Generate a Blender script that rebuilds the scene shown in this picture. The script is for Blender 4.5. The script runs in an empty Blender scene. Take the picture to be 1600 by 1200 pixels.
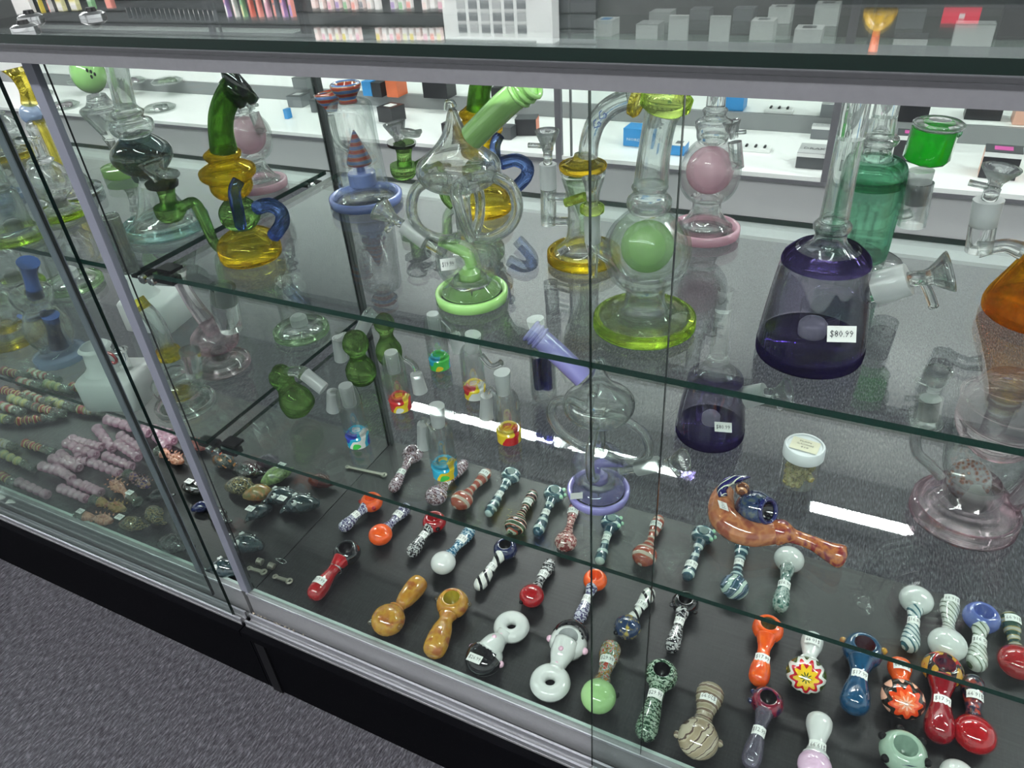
import bpy, math, random
from mathutils import Vector, Matrix
from math import sin, cos, pi, sqrt, atan2, radians

rnd = random.Random(7)
S = bpy.context.scene
COL = S.collection

# ------------------------------------------------------------------ camera
F_PX = 1145.89
CAM = Vector((0.70798202, -0.44390622, 1.03744398))
RGT = Vector((0.89846079, 0.43434224, -0.06414847))
UPV = Vector((-0.20135129, 0.53745105, 0.81890416))
BCK = Vector((0.39016134, -0.7228369, 0.57033407))
cd = bpy.data.cameras.new('camera')
cd.sensor_fit = 'HORIZONTAL'; cd.sensor_width = 36.0
cd.lens = 36.0 * F_PX / 1600.0
cd.clip_start = 0.01; cd.clip_end = 60
cam = bpy.data.objects.new('camera', cd); COL.objects.link(cam)
cam.matrix_world = Matrix(((RGT.x, UPV.x, BCK.x, CAM.x), (RGT.y, UPV.y, BCK.y, CAM.y), (RGT.z, UPV.z, BCK.z, CAM.z), (0, 0, 0, 1)))
S.camera = cam

# ------------------------------------------------------------------ world, exposure
W = bpy.data.worlds.new('world'); S.world = W; W.use_nodes = True
W.node_tree.nodes['Background'].inputs[0].default_value = (0.86, 0.90, 0.90, 1)
W.node_tree.nodes['Background'].inputs[1].default_value = 0.47
S.view_settings.view_transform = 'Standard'
try: S.view_settings.look = 'None'
except Exception: pass
S.view_settings.gamma = 1.0
S.view_settings.use_curve_mapping = False
S.view_settings.exposure = 1.18
S.cycles.max_bounces = 20
S.cycles.diffuse_bounces = 3
S.cycles.glossy_bounces = 4
S.cycles.transmission_bounces = 16
S.cycles.transparent_max_bounces = 64
S.cycles.caustics_reflective = False
S.cycles.caustics_refractive = False
S.cycles.sample_clamp_indirect = 4.0
LIGHT_Z = 2.70
STRIPS = [(-0.81, 2.70, 1.88, 0.055, 75.0), (0.99, 2.70, 0.50, 0.055, 75.0), (-3.4, 1.6, 1.8, 0.12, 40.0), (2.6, 1.5, 1.6, 0.12, 45.0),      # x, y, length, width, strength
          (0.4, -1.7, 3.6, 0.16, 34.0), (-2.6, -0.6, 1.6, 0.16, 24.0), (0.6, -0.35, 1.8, 0.07, 13.0)]

# ------------------------------------------------------------------ pixels -> points on real planes
def ray(u, v):
    a = (u - 800) / F_PX; b = -(v - 600) / F_PX
    return RGT * a + UPV * b - BCK
def at(u, v, z):
    d = ray(u, v); return CAM + d * ((z - CAM.z) / d.z)
def aty(u, v, y):
    d = ray(u, v); return CAM + d * ((y - CAM.y) / d.y)
def depth(P): return -(Vector(P) - CAM).dot(BCK)
def mpp(P): return depth(P) / F_PX
def proj(P):
    q = Vector(P) - CAM; d = -q.dot(BCK)
    return 800 + F_PX * q.dot(RGT) / d, 600 - F_PX * q.dot(UPV) / d
def zat(P, v):
    """height above P at which the vertical through P shows at image row v"""
    q = Vector(P) - CAM; k = (600 - v) / F_PX
    return (-(q.dot(UPV)) - k * q.dot(BCK)) / (UPV.z + k * BCK.z)
def prof(P, vb, pts):
    """(rows above the base, half width in rows) -> (z, r) in metres"""
    out = []
    for dv, hw in pts:
        z = zat(P, vb - dv)
        if dv == 0: z = 0.0
        out.append((z, hw * mpp(Vector(P) + Vector((0, 0, z)))))
    return out

# ------------------------------------------------------------------ node helpers
MATS = {}
class NT:
    def __init__(s, name):
        s.m = bpy.data.materials.new(name); s.m.use_nodes = True
        s.t = s.m.node_tree; s.t.nodes.clear()
        s.out = s.t.nodes.new('ShaderNodeOutputMaterial')
    def n(s, typ, **kw):
        nd = s.t.nodes.new('ShaderNode' + typ)
        for k, v in kw.items():
            if k.startswith('i_'):
                k = k[2:]; k = int(k) if k.isdigit() else k.replace('_', ' ')
                nd.inputs[k].default_value = v
            else: setattr(nd, k, v)
        return nd
    def l(s, a, b): s.t.links.new(a, b)
    def math(s, op, a, b=None):
        nd = s.n('Math', operation=op)
        for i, x in enumerate((a, b)):
            if x is None: continue
            if isinstance(x, (int, float)): nd.inputs[i].default_value = x
            else: s.l(x, nd.inputs[i])
        return nd.outputs[0]
    def mix(s, fac, a, b):
        nd = s.n('Mix', data_type='RGBA')
        for i, x in ((0, fac), (6, a), (7, b)):
            if isinstance(x, (int, float)): nd.inputs[i].default_value = x
            elif isinstance(x, tuple): nd.inputs[i].default_value = c4(x)
            else: s.l(x, nd.inputs[i])
        return nd.outputs[2]
    def ramp(s, fac, stops, interp='LINEAR'):
        nd = s.n('ValToRGB'); r = nd.color_ramp; r.interpolation = interp
        while len(r.elements) < len(stops): r.elements.new(0.5)
        for e, (p, c) in zip(r.elements, stops): e.position = p; e.color = c4(c)
        s.l(fac, nd.inputs[0]); return nd.outputs[0]
def c4(c): return (c[0], c[1], c[2], 1.0)
def lin(h):
    """display colour 0..255 -> linear"""
    return tuple(((x / 255.0 + 0.055) / 1.055) ** 2.4 if x > 10 else x / 255.0 / 12.92 for x in h)

def glass(name, tint, edge=None, F0=0.055, rough=0.02, p=2.4, wob=0.0, milk=0.0, milkc=None):
    """thin-walled glass: tinted see-through body, denser towards the rim, Fresnel gloss"""
    if name in MATS: return MATS[name]
    N = NT(name)
    if edge is None: edge = tuple(x ** 3 * 0.9 for x in tint)
    lw = N.n('LayerWeight', i_Blend=0.5)
    fr = N.math('ADD', N.math('MULTIPLY', N.math('POWER', lw.outputs['Facing'], 5.0), 1 - F0), F0)
    col = N.mix(N.math('POWER', lw.outputs['Facing'], p), tint, edge)
    tr = N.n('BsdfTransparent'); N.l(col, tr.inputs[0])
    gl = N.n('BsdfGlossy', i_Roughness=rough); gl.inputs[0].default_value = (1, 1, 1, 1)
    if wob:
        nz = N.n('TexNoise', i_Scale=wob, i_Detail=1.0); tc = N.n('TexCoord'); N.l(tc.outputs['Object'], nz.inputs[0])
        bp_ = N.n('Bump', i_Strength=0.6, i_Distance=0.004); N.l(nz.outputs[0], bp_.inputs['Height']); N.l(bp_.outputs[0], gl.inputs['Normal'])
    body = tr.outputs[0]
    if milk:
        df = N.n('BsdfDiffuse'); df.inputs[0].default_value = c4(milkc or tint)
        tl = N.n('BsdfTranslucent'); tl.inputs[0].default_value = c4(milkc or tint)
        ad = N.n('MixShader', i_0=0.4); N.l(df.outputs[0], ad.inputs[1]); N.l(tl.outputs[0], ad.inputs[2])
        mx = N.n('MixShader', i_0=milk); N.l(body, mx.inputs[1]); N.l(ad.outputs[0], mx.inputs[2]); body = mx.outputs[0]
    ms = N.n('MixShader'); N.l(fr, ms.inputs[0]); N.l(body, ms.inputs[1]); N.l(gl.outputs[0], ms.inputs[2])
    N.l(ms.outputs[0], N.out.inputs[0])
    MATS[name] = N.m; return N.m

def rglass(name, tint, thin=0.3, rough=0.0, ior=1.45, edge=None, F0=0.08, wob=0.0, p=2.5):
    """refracting glass with a straight-through share that lets lamp light pass"""
    if name in MATS: return MATS[name]
    N = NT(name); g = N.n('BsdfGlass', i_Roughness=rough, i_IOR=ior); g.inputs[0].default_value = c4(tint)
    lw = N.n('LayerWeight', i_Blend=0.5)
    col = N.mix(N.math('POWER', lw.outputs['Facing'], p), tint, edge or tint)
    tr = N.n('BsdfTransparent'); N.l(col, tr.inputs[0]); N.l(col, g.inputs[0])
    if wob:
        nz = N.n('TexNoise', i_Scale=wob, i_Detail=0.0); tc = N.n('TexCoord'); N.l(tc.outputs['Object'], nz.inputs[0])
        bp_ = N.n('Bump', i_Strength=0.14, i_Distance=0.004); N.l(nz.outputs[0], bp_.inputs['Height']); N.l(bp_.outputs[0], g.inputs['Normal'])
    ms = N.n('MixShader', i_0=thin); N.l(g.outputs[0], ms.inputs[1]); N.l(tr.outputs[0], ms.inputs[2])
    N.l(ms.outputs[0], N.out.inputs[0]); MATS[name] = N.m; return N.m

def solid(name, col, rough=0.35, metal=0.0, coat=0.0, spec=0.5, emit=None, var=0.0, vscale=60, bump=0.0):
    if name in MATS: return MATS[name]
    N = NT(name); b = N.n('BsdfPrincipled')
    b.inputs['Base Color'].default_value = c4(col); b.inputs['Roughness'].default_value = rough
    b.inputs['Metallic'].default_value = metal; b.inputs['Coat Weight'].default_value = coat; b.inputs['Coat Roughness'].default_value = 0.04
    b.inputs['Specular IOR Level'].default_value = spec
    if emit: b.inputs['Emission Color'].default_value = c4(emit[0]); b.inputs['Emission Strength'].default_value = emit[1]
    if var or bump:
        tc = N.n('TexCoord'); nz = N.n('TexNoise', i_Scale=vscale, i_Detail=4.0); N.l(tc.outputs['Object'], nz.inputs[0])
        if var:
            lo = tuple(max(0, x * (1 - var)) for x in col); hi = tuple(min(1, x * (1 + var)) for x in col)
            N.l(N.ramp(nz.outputs[0], [(0.3, lo), (0.7, hi)]), b.inputs['Base Color'])
        if bump:
            bp_ = N.n('Bump', i_Strength=bump, i_Distance=0.002); N.l(nz.outputs[0], bp_.inputs['Height']); N.l(bp_.outputs[0], b.inputs['Normal'])
    N.l(b.outputs[0], N.out.inputs[0]); MATS[name] = N.m; return N.m

def pattern(name, kind, cols, scale=1.0, clear=0.0):
    """worked-glass surface colour: rings, spiral, net, speck, swirl, petals, patch"""
    if name in MATS: return MATS[name]
    N = NT(name); tc = N.n('TexCoord'); mp = N.n('Mapping'); N.l(tc.outputs['Object'], mp.inputs[0])
    c = cols
    if kind == 'rings':
        w = N.n('TexWave', wave_type='BANDS', bands_direction='X', i_Scale=30 * scale, i_Distortion=1.2, i_Detail=1.0, i_Detail_Scale=3.0)
    elif kind == 'zrings':
        w = N.n('TexWave', wave_type='BANDS', bands_direction='Z', i_Scale=30 * scale, i_Distortion=0.8, i_Detail=1.0, i_Detail_Scale=2.0)
    elif kind == 'spiral':
        mp.inputs['Rotation'].default_value = (0, 0, 0.7)
        w = N.n('TexWave', wave_type='BANDS', bands_direction='X', i_Scale=32 * scale, i_Distortion=0.8, i_Detail=1.0, i_Detail_Scale=2.5)
    elif kind == 'net':
        w = N.n('TexWave', wave_type='BANDS', bands_direction='X', i_Scale=46 * scale, i_Distortion=7.0, i_Detail=1.0, i_Detail_Scale=5.0)
    elif kind == 'swirl':
        w = N.n('TexWave', wave_type='RINGS', rings_direction='SPHERICAL', i_Scale=60 * scale, i_Distortion=1.5, i_Detail=1.0, i_Detail_Scale=2.0)
        mp.inputs['Location'].default_value = (0.004, 0.012, -0.006)
    elif kind == 'petals':
        w = None
        sp_ = N.n('SeparateXYZ'); N.l(tc.outputs['Object'], sp_.inputs[0])
        wz = N.math('SUBTRACT', N.math('ADD', N.math('MULTIPLY', sp_.outputs[0], 0.65), N.math('MULTIPLY', sp_.outputs[2], 0.76)), 0.0155)
        dd = N.math('SQRT', N.math('ADD', N.math('MULTIPLY', sp_.outputs[1], sp_.outputs[1]), N.math('MULTIPLY', wz, wz)))
        an = N.math('ARCTAN2', sp_.outputs[1], wz)
        pet = N.math('ADD', N.math('MULTIPLY', N.math('SINE', N.math('MULTIPLY', an, 9.0)), 0.0026), dd)
        fac0 = N.math('FRACT', N.math('MULTIPLY', pet, 42.0 * scale))
    elif kind == 'speck':
        w = N.n('TexNoise', i_Scale=260 * scale, i_Detail=2.0)
    elif kind == 'patch':
        w = N.n('TexNoise', i_Scale=55 * scale, i_Detail=0.6)
    elif kind == 'cells':
        w = N.n('TexVoronoi', i_Scale=300 * scale)
    if w: N.l(mp.outputs[0], w.inputs[0])
    fac = fac0 if kind == 'petals' else w.outputs[1] if kind not in ('speck', 'patch') and 'Fac' in w.outputs and False else (w.outputs['Fac'] if 'Fac' in w.outputs else w.outputs['Distance'] if 'Distance' in w.outputs else w.outputs[0])
    n = len(c)
    if kind in ('speck', 'patch'):
        st = [(0.36 + 0.28 * i / max(1, n - 1), c[i]) for i in range(n)]
    else:
        st = [(i / n, c[i]) for i in range(n)]
    colr = N.ramp(fac, st, 'LINEAR' if kind in ('net', 'cells') else 'CONSTANT' if kind != 'speck' else 'LINEAR')
    b = N.n('BsdfPrincipled', i_Roughness=0.12); b.inputs['Coat Weight'].default_value = 1.0; b.inputs['Coat Roughness'].default_value = 0.03
    N.l(colr, b.inputs['Base Color'])
    sh = b.outputs[0]
    if clear:
        tr = N.n('BsdfTransparent'); tr.inputs[0].default_value = (0.93, 0.95, 0.95, 1)
        ms = N.n('MixShader', i_0=clear); N.l(sh, ms.inputs[1]); N.l(tr.outputs[0], ms.inputs[2]); sh = ms.outputs[0]
    N.l(sh, N.out.inputs[0]); MATS[name] = N.m; return N.m

# ------------------------------------------------------------------ geometry helpers: every shape is (verts, faces)
def join(*vfs):
    V, Fc = [], []
    for v, f in vfs:
        o = len(V); V += list(v); Fc += [tuple(i + o for i in q) for q in f]
    return V, Fc
def box(x0, x1, y0, y1, z0, z1):
    v = [(x, y, z) for z in (z0, z1) for y in (y0, y1) for x in (x0, x1)]
    return v, [(0, 2, 3, 1), (4, 5, 7, 6), (0, 1, 5, 4), (2, 6, 7, 3), (0, 4, 6, 2), (1, 3, 7, 5)]
def lathe(pr, n=28, c=(0, 0, 0), axis=None):
    """profile of (z, r); axis = direction of z"""
    if axis is None: R = None
    else: R = Vector((0, 0, 1)).rotation_difference(Vector(axis)).to_matrix()
    V, Fc = [], []; c = Vector(c)
    rings = []
    for z, r in pr:
        if r < 1e-5:
            p = Vector((0, 0, z)); p = (R @ p if R else p) + c
            rings.append([len(V)]); V.append(tuple(p))
        else:
            ids = []
            for k in range(n):
                a = 2 * pi * k / n; p = Vector((r * cos(a), r * sin(a), z)); p = (R @ p if R else p) + c
                ids.append(len(V)); V.append(tuple(p))
            rings.append(ids)
    for a, b in zip(rings, rings[1:]):
        if len(a) == 1 and len(b) == 1: continue
        for k in range(n):
            k2 = (k + 1) % n
            if len(a) == 1: Fc.append((a[0], b[k2], b[k]))
            elif len(b) == 1: Fc.append((a[k], a[k2], b[0]))
            else: Fc.append((a[k], a[k2], b[k2], b[k]))
    return V, Fc
def smooth(pr, m=3):
    """Catmull-Rom through a list of tuples"""
    out = []; n = len(pr)
    for i in range(n - 1):
        p0 = pr[max(0, i - 1)]; p1 = pr[i]; p2 = pr[i + 1]; p3 = pr[min(n - 1, i + 2)]
        for k in range(m):
            t = k / m
            out.append(tuple(0.5 * ((2 * b) + (-a + c) * t + (2 * a - 5 * b + 4 * c - d) * t * t + (-a + 3 * b - 3 * c + d) * t ** 3) for a, b, c, d in zip(p0, p1, p2, p3)))
    out.append(tuple(pr[-1])); return out
def ball(c, r, n=20, sz=1.0, m=12):
    return lathe([(-r * sz * cos(pi * i / m), r * sin(pi * i / m)) for i in range(m + 1)], n, c)
def tube(pts, rad, n=12, cap=True, m=4):
    """pts: list of 3D, rad: number or per point list; smoothed"""
    if isinstance(rad, (int, float)): rad = [rad] * len(pts)
    q = [(p[0], p[1], p[2], r) for p, r in zip(pts, rad)]
    if len(q) > 2 and m > 1: q = smooth(q, m)
    P = [Vector(a[:3]) for a in q]; Rr = [max(0.0002, a[3]) for a in q]
    T = []
    for i in range(len(P)):
        t = P[min(i + 1, len(P) - 1)] - P[max(i - 1, 0)]
        T.append(t.normalized() if t.length > 1e-9 else Vector((0, 0, 1)))
    ref = Vector((0, 0, 1)) if abs(T[0].z) < 0.9 else Vector((1, 0, 0))
    nrm = (ref - T[0] * ref.dot(T[0])).normalized()
    V, Fc, rings = [], [], []
    for i, p in enumerate(P):
        nrm = nrm - T[i] * nrm.dot(T[i])
        nrm = nrm.normalized() if nrm.length > 1e-6 else Vector((1, 0, 0))
        b = T[i].cross(nrm); ids = []
        for k in range(n):
            a = 2 * pi * k / n; ids.append(len(V)); V.append(tuple(p + (nrm * cos(a) + b * sin(a)) * Rr[i]))
        rings.append(ids)
    for a, b in zip(rings, rings[1:]):
        for k in range(n):
            k2 = (k + 1) % n; Fc.append((a[k], a[k2], b[k2], b[k]))
    if cap: Fc.append(tuple(reversed(rings[0]))); Fc.append(tuple(rings[-1]))
    return V, Fc
def torus(c, R, r, axis=(0, 0, 1), n=24, m=8):
    pr = [(r * sin(2 * pi * i / m), R + r * cos(2 * pi * i / m)) for i in range(m + 1)]
    return lathe(pr, n, c, axis)
def quad(c, right, up, w, h):
    c = Vector(c); r = Vector(right).normalized() * w / 2; u = Vector(up).normalized() * h / 2
    return [tuple(c - r - u), tuple(c + r - u), tuple(c + r + u), tuple(c - r + u)], [(0, 1, 2, 3)]

# ------------------------------------------------------------------ object helpers
def mk(name, vf, mat, parent=None, loc=(0, 0, 0), sm=True, label=None):
    me = bpy.data.meshes.new(name); me.from_pydata(vf[0], [], vf[1]); me.materials.append(mat)
    if sm:
        me.polygons.foreach_set('use_smooth', [True] * len(me.polygons))
        if sm == 'edge':
            try: me.set_sharp_from_angle(angle=radians(40))
            except Exception: pass
    o = bpy.data.objects.new(name, me); COL.objects.link(o); o.location = loc
    if parent is not None: o.parent = parent
    if label: o['label'] = label
    return o
def thing(name, label, cat, loc=(0, 0, 0), rz=0.0, group=None):
    o = bpy.data.objects.new(name, None); COL.objects.link(o); o.empty_display_size = 0.02
    o.location = loc; o.rotation_euler = (0, 0, rz); o['label'] = label; o['category'] = cat
    if group: o['group'] = group
    return o
def tag_(o, label, cat, group=None):
    o['label'] = label; o['category'] = cat
    if group: o['group'] = group
    return o
def struct(o): o['kind'] = 'structure'; return o
KIDS = {}
def copy_tree(o, loc, rz=None, label=None, group=None):
    c = o.copy(); COL.objects.link(c); c.location = loc
    if rz is not None: c.rotation_euler = (0, 0, rz)
    if label: c['label'] = label
    if group: c['group'] = group
    def rec(src, dst):
        for ch in [x for x in ALLC.get(src.name, [])]:
            d = ch.copy(); COL.objects.link(d); d.parent = dst; rec(ch, d)
    ALLC = {}
    for x in bpy.data.objects:
        if x.parent: ALLC.setdefault(x.parent.name, []).append(x)
    rec(o, c)
    return c

# lettering
TXT = {}
def text2d(s):
    if s in TXT: return TXT[s]
    cu = bpy.data.curves.new('lettering', 'FONT'); cu.body = s; cu.resolution_u = 1; cu.size = 1.0
    o = bpy.data.objects.new('lettering', cu); COL.objects.link(o)
    dg = bpy.context.evaluated_depsgraph_get(); dg.update()
    me = bpy.data.meshes.new_from_object(o.evaluated_get(dg))
    v = [(p.co.x, p.co.y) for p in me.vertices]; f = [tuple(p.vertices) for p in me.polygons]
    bpy.data.objects.remove(o); bpy.data.meshes.remove(me); bpy.data.curves.remove(cu)
    x0 = min(a[0] for a in v); x1 = max(a[0] for a in v); y0 = min(a[1] for a in v); y1 = max(a[1] for a in v)
    v = [((a[0] - (x0 + x1) / 2) / (x1 - x0), (a[1] - (y0 + y1) / 2) / (y1 - y0)) for a in v]   # width 1, height 1
    TXT[s] = (v, f); return TXT[s]
def flat_text(s, c, right, up, w, h):
    v, f = text2d(s); c = Vector(c); r = Vector(right).normalized(); u = Vector(up).normalized()
    return [tuple(c + r * (a * w) + u * (b * h)) for a, b in v], f
# ------------------------------------------------------------------ materials
ALU = solid('aluminium', (0.60, 0.60, 0.65), rough=0.38, metal=0.85, var=0.06, vscale=300)
ALU_P = solid('aluminium_plain', (0.155, 0.153, 0.168), rough=0.5, metal=0.25, var=0.04, vscale=200)
ALU_B = solid('aluminium_track', (0.235, 0.235, 0.248), rough=0.45, metal=0.3, var=0.05, vscale=250)
LAV = solid('channel_plastic', (0.165, 0.17, 0.215), rough=0.4)
EDGE = solid('glass_edge_green', (0.004, 0.028, 0.020), rough=0.12, spec=0.6)
EDGE_D = solid('glass_edge_dark', (0.001, 0.008, 0.006), rough=0.15, spec=0.3)
BLACK = solid('black_plastic', (0.004, 0.004, 0.005), rough=0.4, spec=0.2)
CHROME = solid('chrome', (0.75, 0.75, 0.76), rough=0.15, metal=1.0)
WHITE_L = solid('white_laminate', (0.80, 0.81, 0.80), rough=0.35)
GREY_L = solid('grey_laminate', (0.42, 0.42, 0.425), rough=0.45)
PANE = glass('pane_glass', (0.955, 0.975, 0.965), (0.80, 0.88, 0.84), F0=0.024, rough=0.0)
SHELFG = glass('shelf_glass', (0.925, 0.955, 0.94), (0.72, 0.82, 0.77), F0=0.043, rough=0.006)
TOPG = glass('counter_glass', (0.95, 0.975, 0.965), (0.86, 0.91, 0.89), F0=0.04, rough=0.02)
PAPER = solid('label_paper', (0.82, 0.82, 0.80), rough=0.6)
INK = solid('label_ink', (0.06, 0.06, 0.07), rough=0.6)

def mat_carpet():
    N = NT('carpet'); tc = N.n('TexCoord')
    m1 = N.n('Mapping'); m1.inputs['Scale'].default_value = (1.0, 0.22, 1.0); m1.inputs['Rotation'].default_value = (0, 0, 0.15); N.l(tc.outputs['Object'], m1.inputs[0])
    n1 = N.n('TexNoise', i_Scale=380, i_Detail=3.0, i_Roughness=0.6); N.l(m1.outputs[0], n1.inputs[0])
    n2 = N.n('TexNoise', i_Scale=9, i_Detail=3.0); N.l(tc.outputs['Object'], n2.inputs[0])
    c1 = N.ramp(n1.outputs[0], [(0.34, (0.026, 0.025, 0.030)), (0.53, (0.072, 0.069, 0.081)), (0.74, (0.19, 0.185, 0.205))])
    c2 = N.mix(N.math('MULTIPLY', n2.outputs[0], 0.35), c1, (0.06, 0.058, 0.068))
    b = N.n('BsdfPrincipled', i_Roughness=0.95); b.inputs['Specular IOR Level'].default_value = 0.1
    N.l(c2, b.inputs['Base Color'])
    bp_ = N.n('Bump', i_Strength=0.9, i_Distance=0.006); N.l(n1.outputs[0], bp_.inputs['Height']); N.l(bp_.outputs[0], b.inputs['Normal'])
    N.l(b.outputs[0], N.out.inputs[0]); return N.m
def mat_deck():
    N = NT('dark_wood_laminate'); tc = N.n('TexCoord')
    m1 = N.n('Mapping'); m1.inputs['Scale'].default_value = (3.0, 60.0, 3.0); m1.inputs['Rotation'].default_value = (0, 0, 1.57); N.l(tc.outputs['Object'], m1.inputs[0])
    n1 = N.n('TexNoise', i_Scale=5, i_Detail=5.0, i_Roughness=0.6); N.l(m1.outputs[0], n1.inputs[0])
    c1 = N.ramp(n1.outputs[0], [(0.35, (0.004, 0.004, 0.005)), (0.6, (0.010, 0.010, 0.0115)), (0.8, (0.020, 0.020, 0.022))])
    b = N.n('BsdfPrincipled', i_Roughness=0.42); N.l(c1, b.inputs['Base Color'])
    bp_ = N.n('Bump', i_Strength=0.15, i_Distance=0.001); N.l(n1.outputs[0], bp_.inputs['Height']); N.l(bp_.outputs[0], b.inputs['Normal'])
    N.l(b.outputs[0], N.out.inputs[0]); return N.m
def mat_black_board():
    N = NT('black_board'); tc = N.n('TexCoord')
    n1 = N.n('TexNoise', i_Scale=700, i_Detail=2.0); N.l(tc.outputs['Object'], n1.inputs[0])
    c1 = N.ramp(n1.outputs[0], [(0.66, (0.002, 0.002, 0.003)), (0.78, (0.04, 0.038, 0.036))])
    b = N.n('BsdfPrincipled', i_Roughness=0.7); b.inputs['Specular IOR Level'].default_value = 0.03; N.l(c1, b.inputs['Base Color']); N.l(b.outputs[0], N.out.inputs[0]); return N.m
CARPET = mat_carpet(); DECK = mat_deck(); BOARD = mat_black_board()
WALLM = solid('dark_wall', (0.055, 0.058, 0.058), rough=0.6, var=0.1, vscale=4)
CEILM = solid('ceiling_tile', (0.38, 0.39, 0.39), rough=0.8)

# ------------------------------------------------------------------ room
struct(mk('floor', box(-6, 4, -4, 3.1, -0.05, 0.0), CARPET, sm=False))
struct(mk('ceiling', box(-6, 4, -4, 3.1, 2.78, 2.85), CEILM, sm=False))
struct(mk('wall_back', box(-6, 4, 3.10, 3.16, 0, 1.85), WALLM, sm=False))
struct(mk('wall_back_upper', box(-6, 4, 3.10, 3.16, 1.85, 2.78), WHITE_L, sm=False))
def lamp_mat(st):
    return solid('lamp_diffuser_%d' % int(st), (0.9, 0.9, 0.9), emit=((0.97, 1.0, 0.985), st))
where = ['long ceiling strip light above the rear cases, towards the left', 'short ceiling strip light above the rear cases, towards the right', 'added unseen fill light over the far left end of the staff aisle', 'added unseen fill light over the right end of the staff aisle',  # both staff-aisle strips are unseen fill, added to brighten the rear carpet
         'long ceiling strip light over the customer aisle', 'ceiling strip light over the aisle beyond the left case', 'narrow ceiling strip light directly over the front of the counter']
for (x, y, ln, w, st), lb in zip(STRIPS, where):
    t = thing('ceiling_light', lb, 'ceiling light', (x, y, LIGHT_Z))
    mk('housing', box(-ln / 2 - .01, ln / 2 + .01, -w / 2 - .012, w / 2 + .012, 0.012, 0.08), WHITE_L, t, sm=False)
    n_ = max(6, int(ln / .022)); p_ = ln / n_
    mk('diffuser', join(*[box(-ln / 2 + i * p_, -ln / 2 + (i + .78) * p_, -w / 2, w / 2, 0.0, 0.012) for i in range(n_)]), lamp_mat(st), t, sm=False)['kind'] = 'stuff'

# ------------------------------------------------------------------ display cases
Z1, Z2, ZD = 0.7020, 0.4535, 0.1890
RB, RT = 0.9305, 0.9480
def pane(name, x0, x1, y, z0, z1, th, parent, mat=None, axis='x'):
    """a see-through sheet with its four dark polished edges"""
    if axis == 'x': b = (x0, x1, y - th / 2, y + th / 2, z0, z1)
    else: b = (y - th / 2, y + th / 2, x0, x1, z0, z1)
    v, f = box(*b)
    if axis == 'x': big = [(0, 1, 5, 4), (2, 6, 7, 3)]
    else: big = [(0, 4, 6, 2), (1, 3, 7, 5)]
    o = mk(name, (v, big), mat or PANE, parent, sm=False)
    mk('polished_edge', (v, [q for q in f if q not in big]), EDGE_D, o, sm=False)
    return o
def case(x0, x1, label, inner, outer, chan):
    t = thing('display_case', label, 'display case', ((x0 + x1) / 2, 0.2, 0))
    ox, oy = (x0 + x1) / 2, 0.2
    def B(a, b, c, d, e, f): return box(a - ox, b - ox, c - oy, d - oy, e, f)
    e = 0.0006
    mk('plinth', B(x0 + e, x1 - e, -0.024, 0.40, 0.0, 0.136), BOARD, t, sm=False)
    mk('plinth_ledge', B(x0 + e, x1 - e, -0.034, 0.40, 0.136, 0.150), BOARD, t, sm=False)
    mk('plinth_edge_strip', B(x0 + .012, x0 + .030, -0.027, -0.024, 0.0, 0.136), BLACK, t, sm=False)
    mk('deck_panel', B(x0 + e, x1 - e, 0.004, 0.385, 0.150, ZD), DECK, t, sm=False)
    mk('bottom_rail', B(x0 + .004, x1 - .004, -0.003, 0.004, 0.150, 0.2035), ALU_B, t, sm=False)
    mk('rail_bead', B(x0 + .004, x1 - .004, -0.0045, -0.003, 0.2005, 0.2045), ALU, t, sm=False)
    mk('glass_stop', B(x0 + .006, x1 - .004, 0.0042, 0.0105, 0.1892, 0.1990), solid('pale_green_strip', (0.45, 0.55, 0.52), rough=0.3), t, sm=False)
    for yy, zt in ((-0.011, 0.1655), (-0.0215, 0.1625)):
        mk('door_track', B(x0 + .004, x1 - .004, yy - .0014, yy + .0014, 0.150, zt), ALU, t, sm=False)
    mk('track_bed', B(x0 + .004, x1 - .004, -0.0235, -0.003, 0.150, 0.1535), ALU_B, t, sm=False)
    mk('top_rail', join(B(x0, x1, -0.026, 0.032, RB + .001, RB + .0125), B(x0, x1, -0.0245, 0.032, RB + .0125, RT)), ALU_P, t, sm=False)
    mk('rear_top_rail', B(x0, x1, 0.370, 0.392, RB, RT), ALU_P, t, sm=False)
    mk('rear_post', join(B(x1 - .0060 if x1 <= 0 else x0 + .0028, x1 - .0028 if x1 <= 0 else x0 + .0048, 0.376, 0.384, ZD, RB)), solid('dark_seal', (0.05, 0.06, 0.06), rough=0.4), t, sm=False)
    for (a, b, y, z0) in (inner, outer):
        d = mk('sliding_door', ([(a - ox, y - .002 - oy, z0), (b - ox, y - .002 - oy, z0), (b - ox, y - .002 - oy, RB), (a - ox, y - .002 - oy, RB),
                                 (a - ox, y + .002 - oy, z0), (b - ox, y + .002 - oy, z0), (b - ox, y + .002 - oy, RB), (a - ox, y + .002 - oy, RB)],
                                [(0, 1, 2, 3), (5, 4, 7, 6)]), PANE, t, sm=False)
        for xx in (a - ox, b - ox - .0004): mk('polished_edge', box(xx, xx + .0004, y - .002 - oy, y + .002 - oy, z0, RB), EDGE_D, d, sm=False)
    for a, b in chan:
        mk('door_channel', B(a, b, -0.003, 0.004, 0.2045, RB), LAV, t, sm=False)
    return t
CASE_R = case(0.0, 1.25, 'right glass display case with black plinth and grey aluminium rails, in the foreground',
              (0.004, 0.598, 0.0, 0.203), (0.545, 1.24, -0.0175, 0.156), [(-0.0055, 0.0085)])
CASE_L = case(-1.5, -0.0005, 'left glass display case full of chillums, beyond the door posts',
              (-1.49, -0.068, -0.008, 0.170), (-0.70, -0.020, -0.0195, 0.155), [(-0.0945, -0.0835)])
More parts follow.
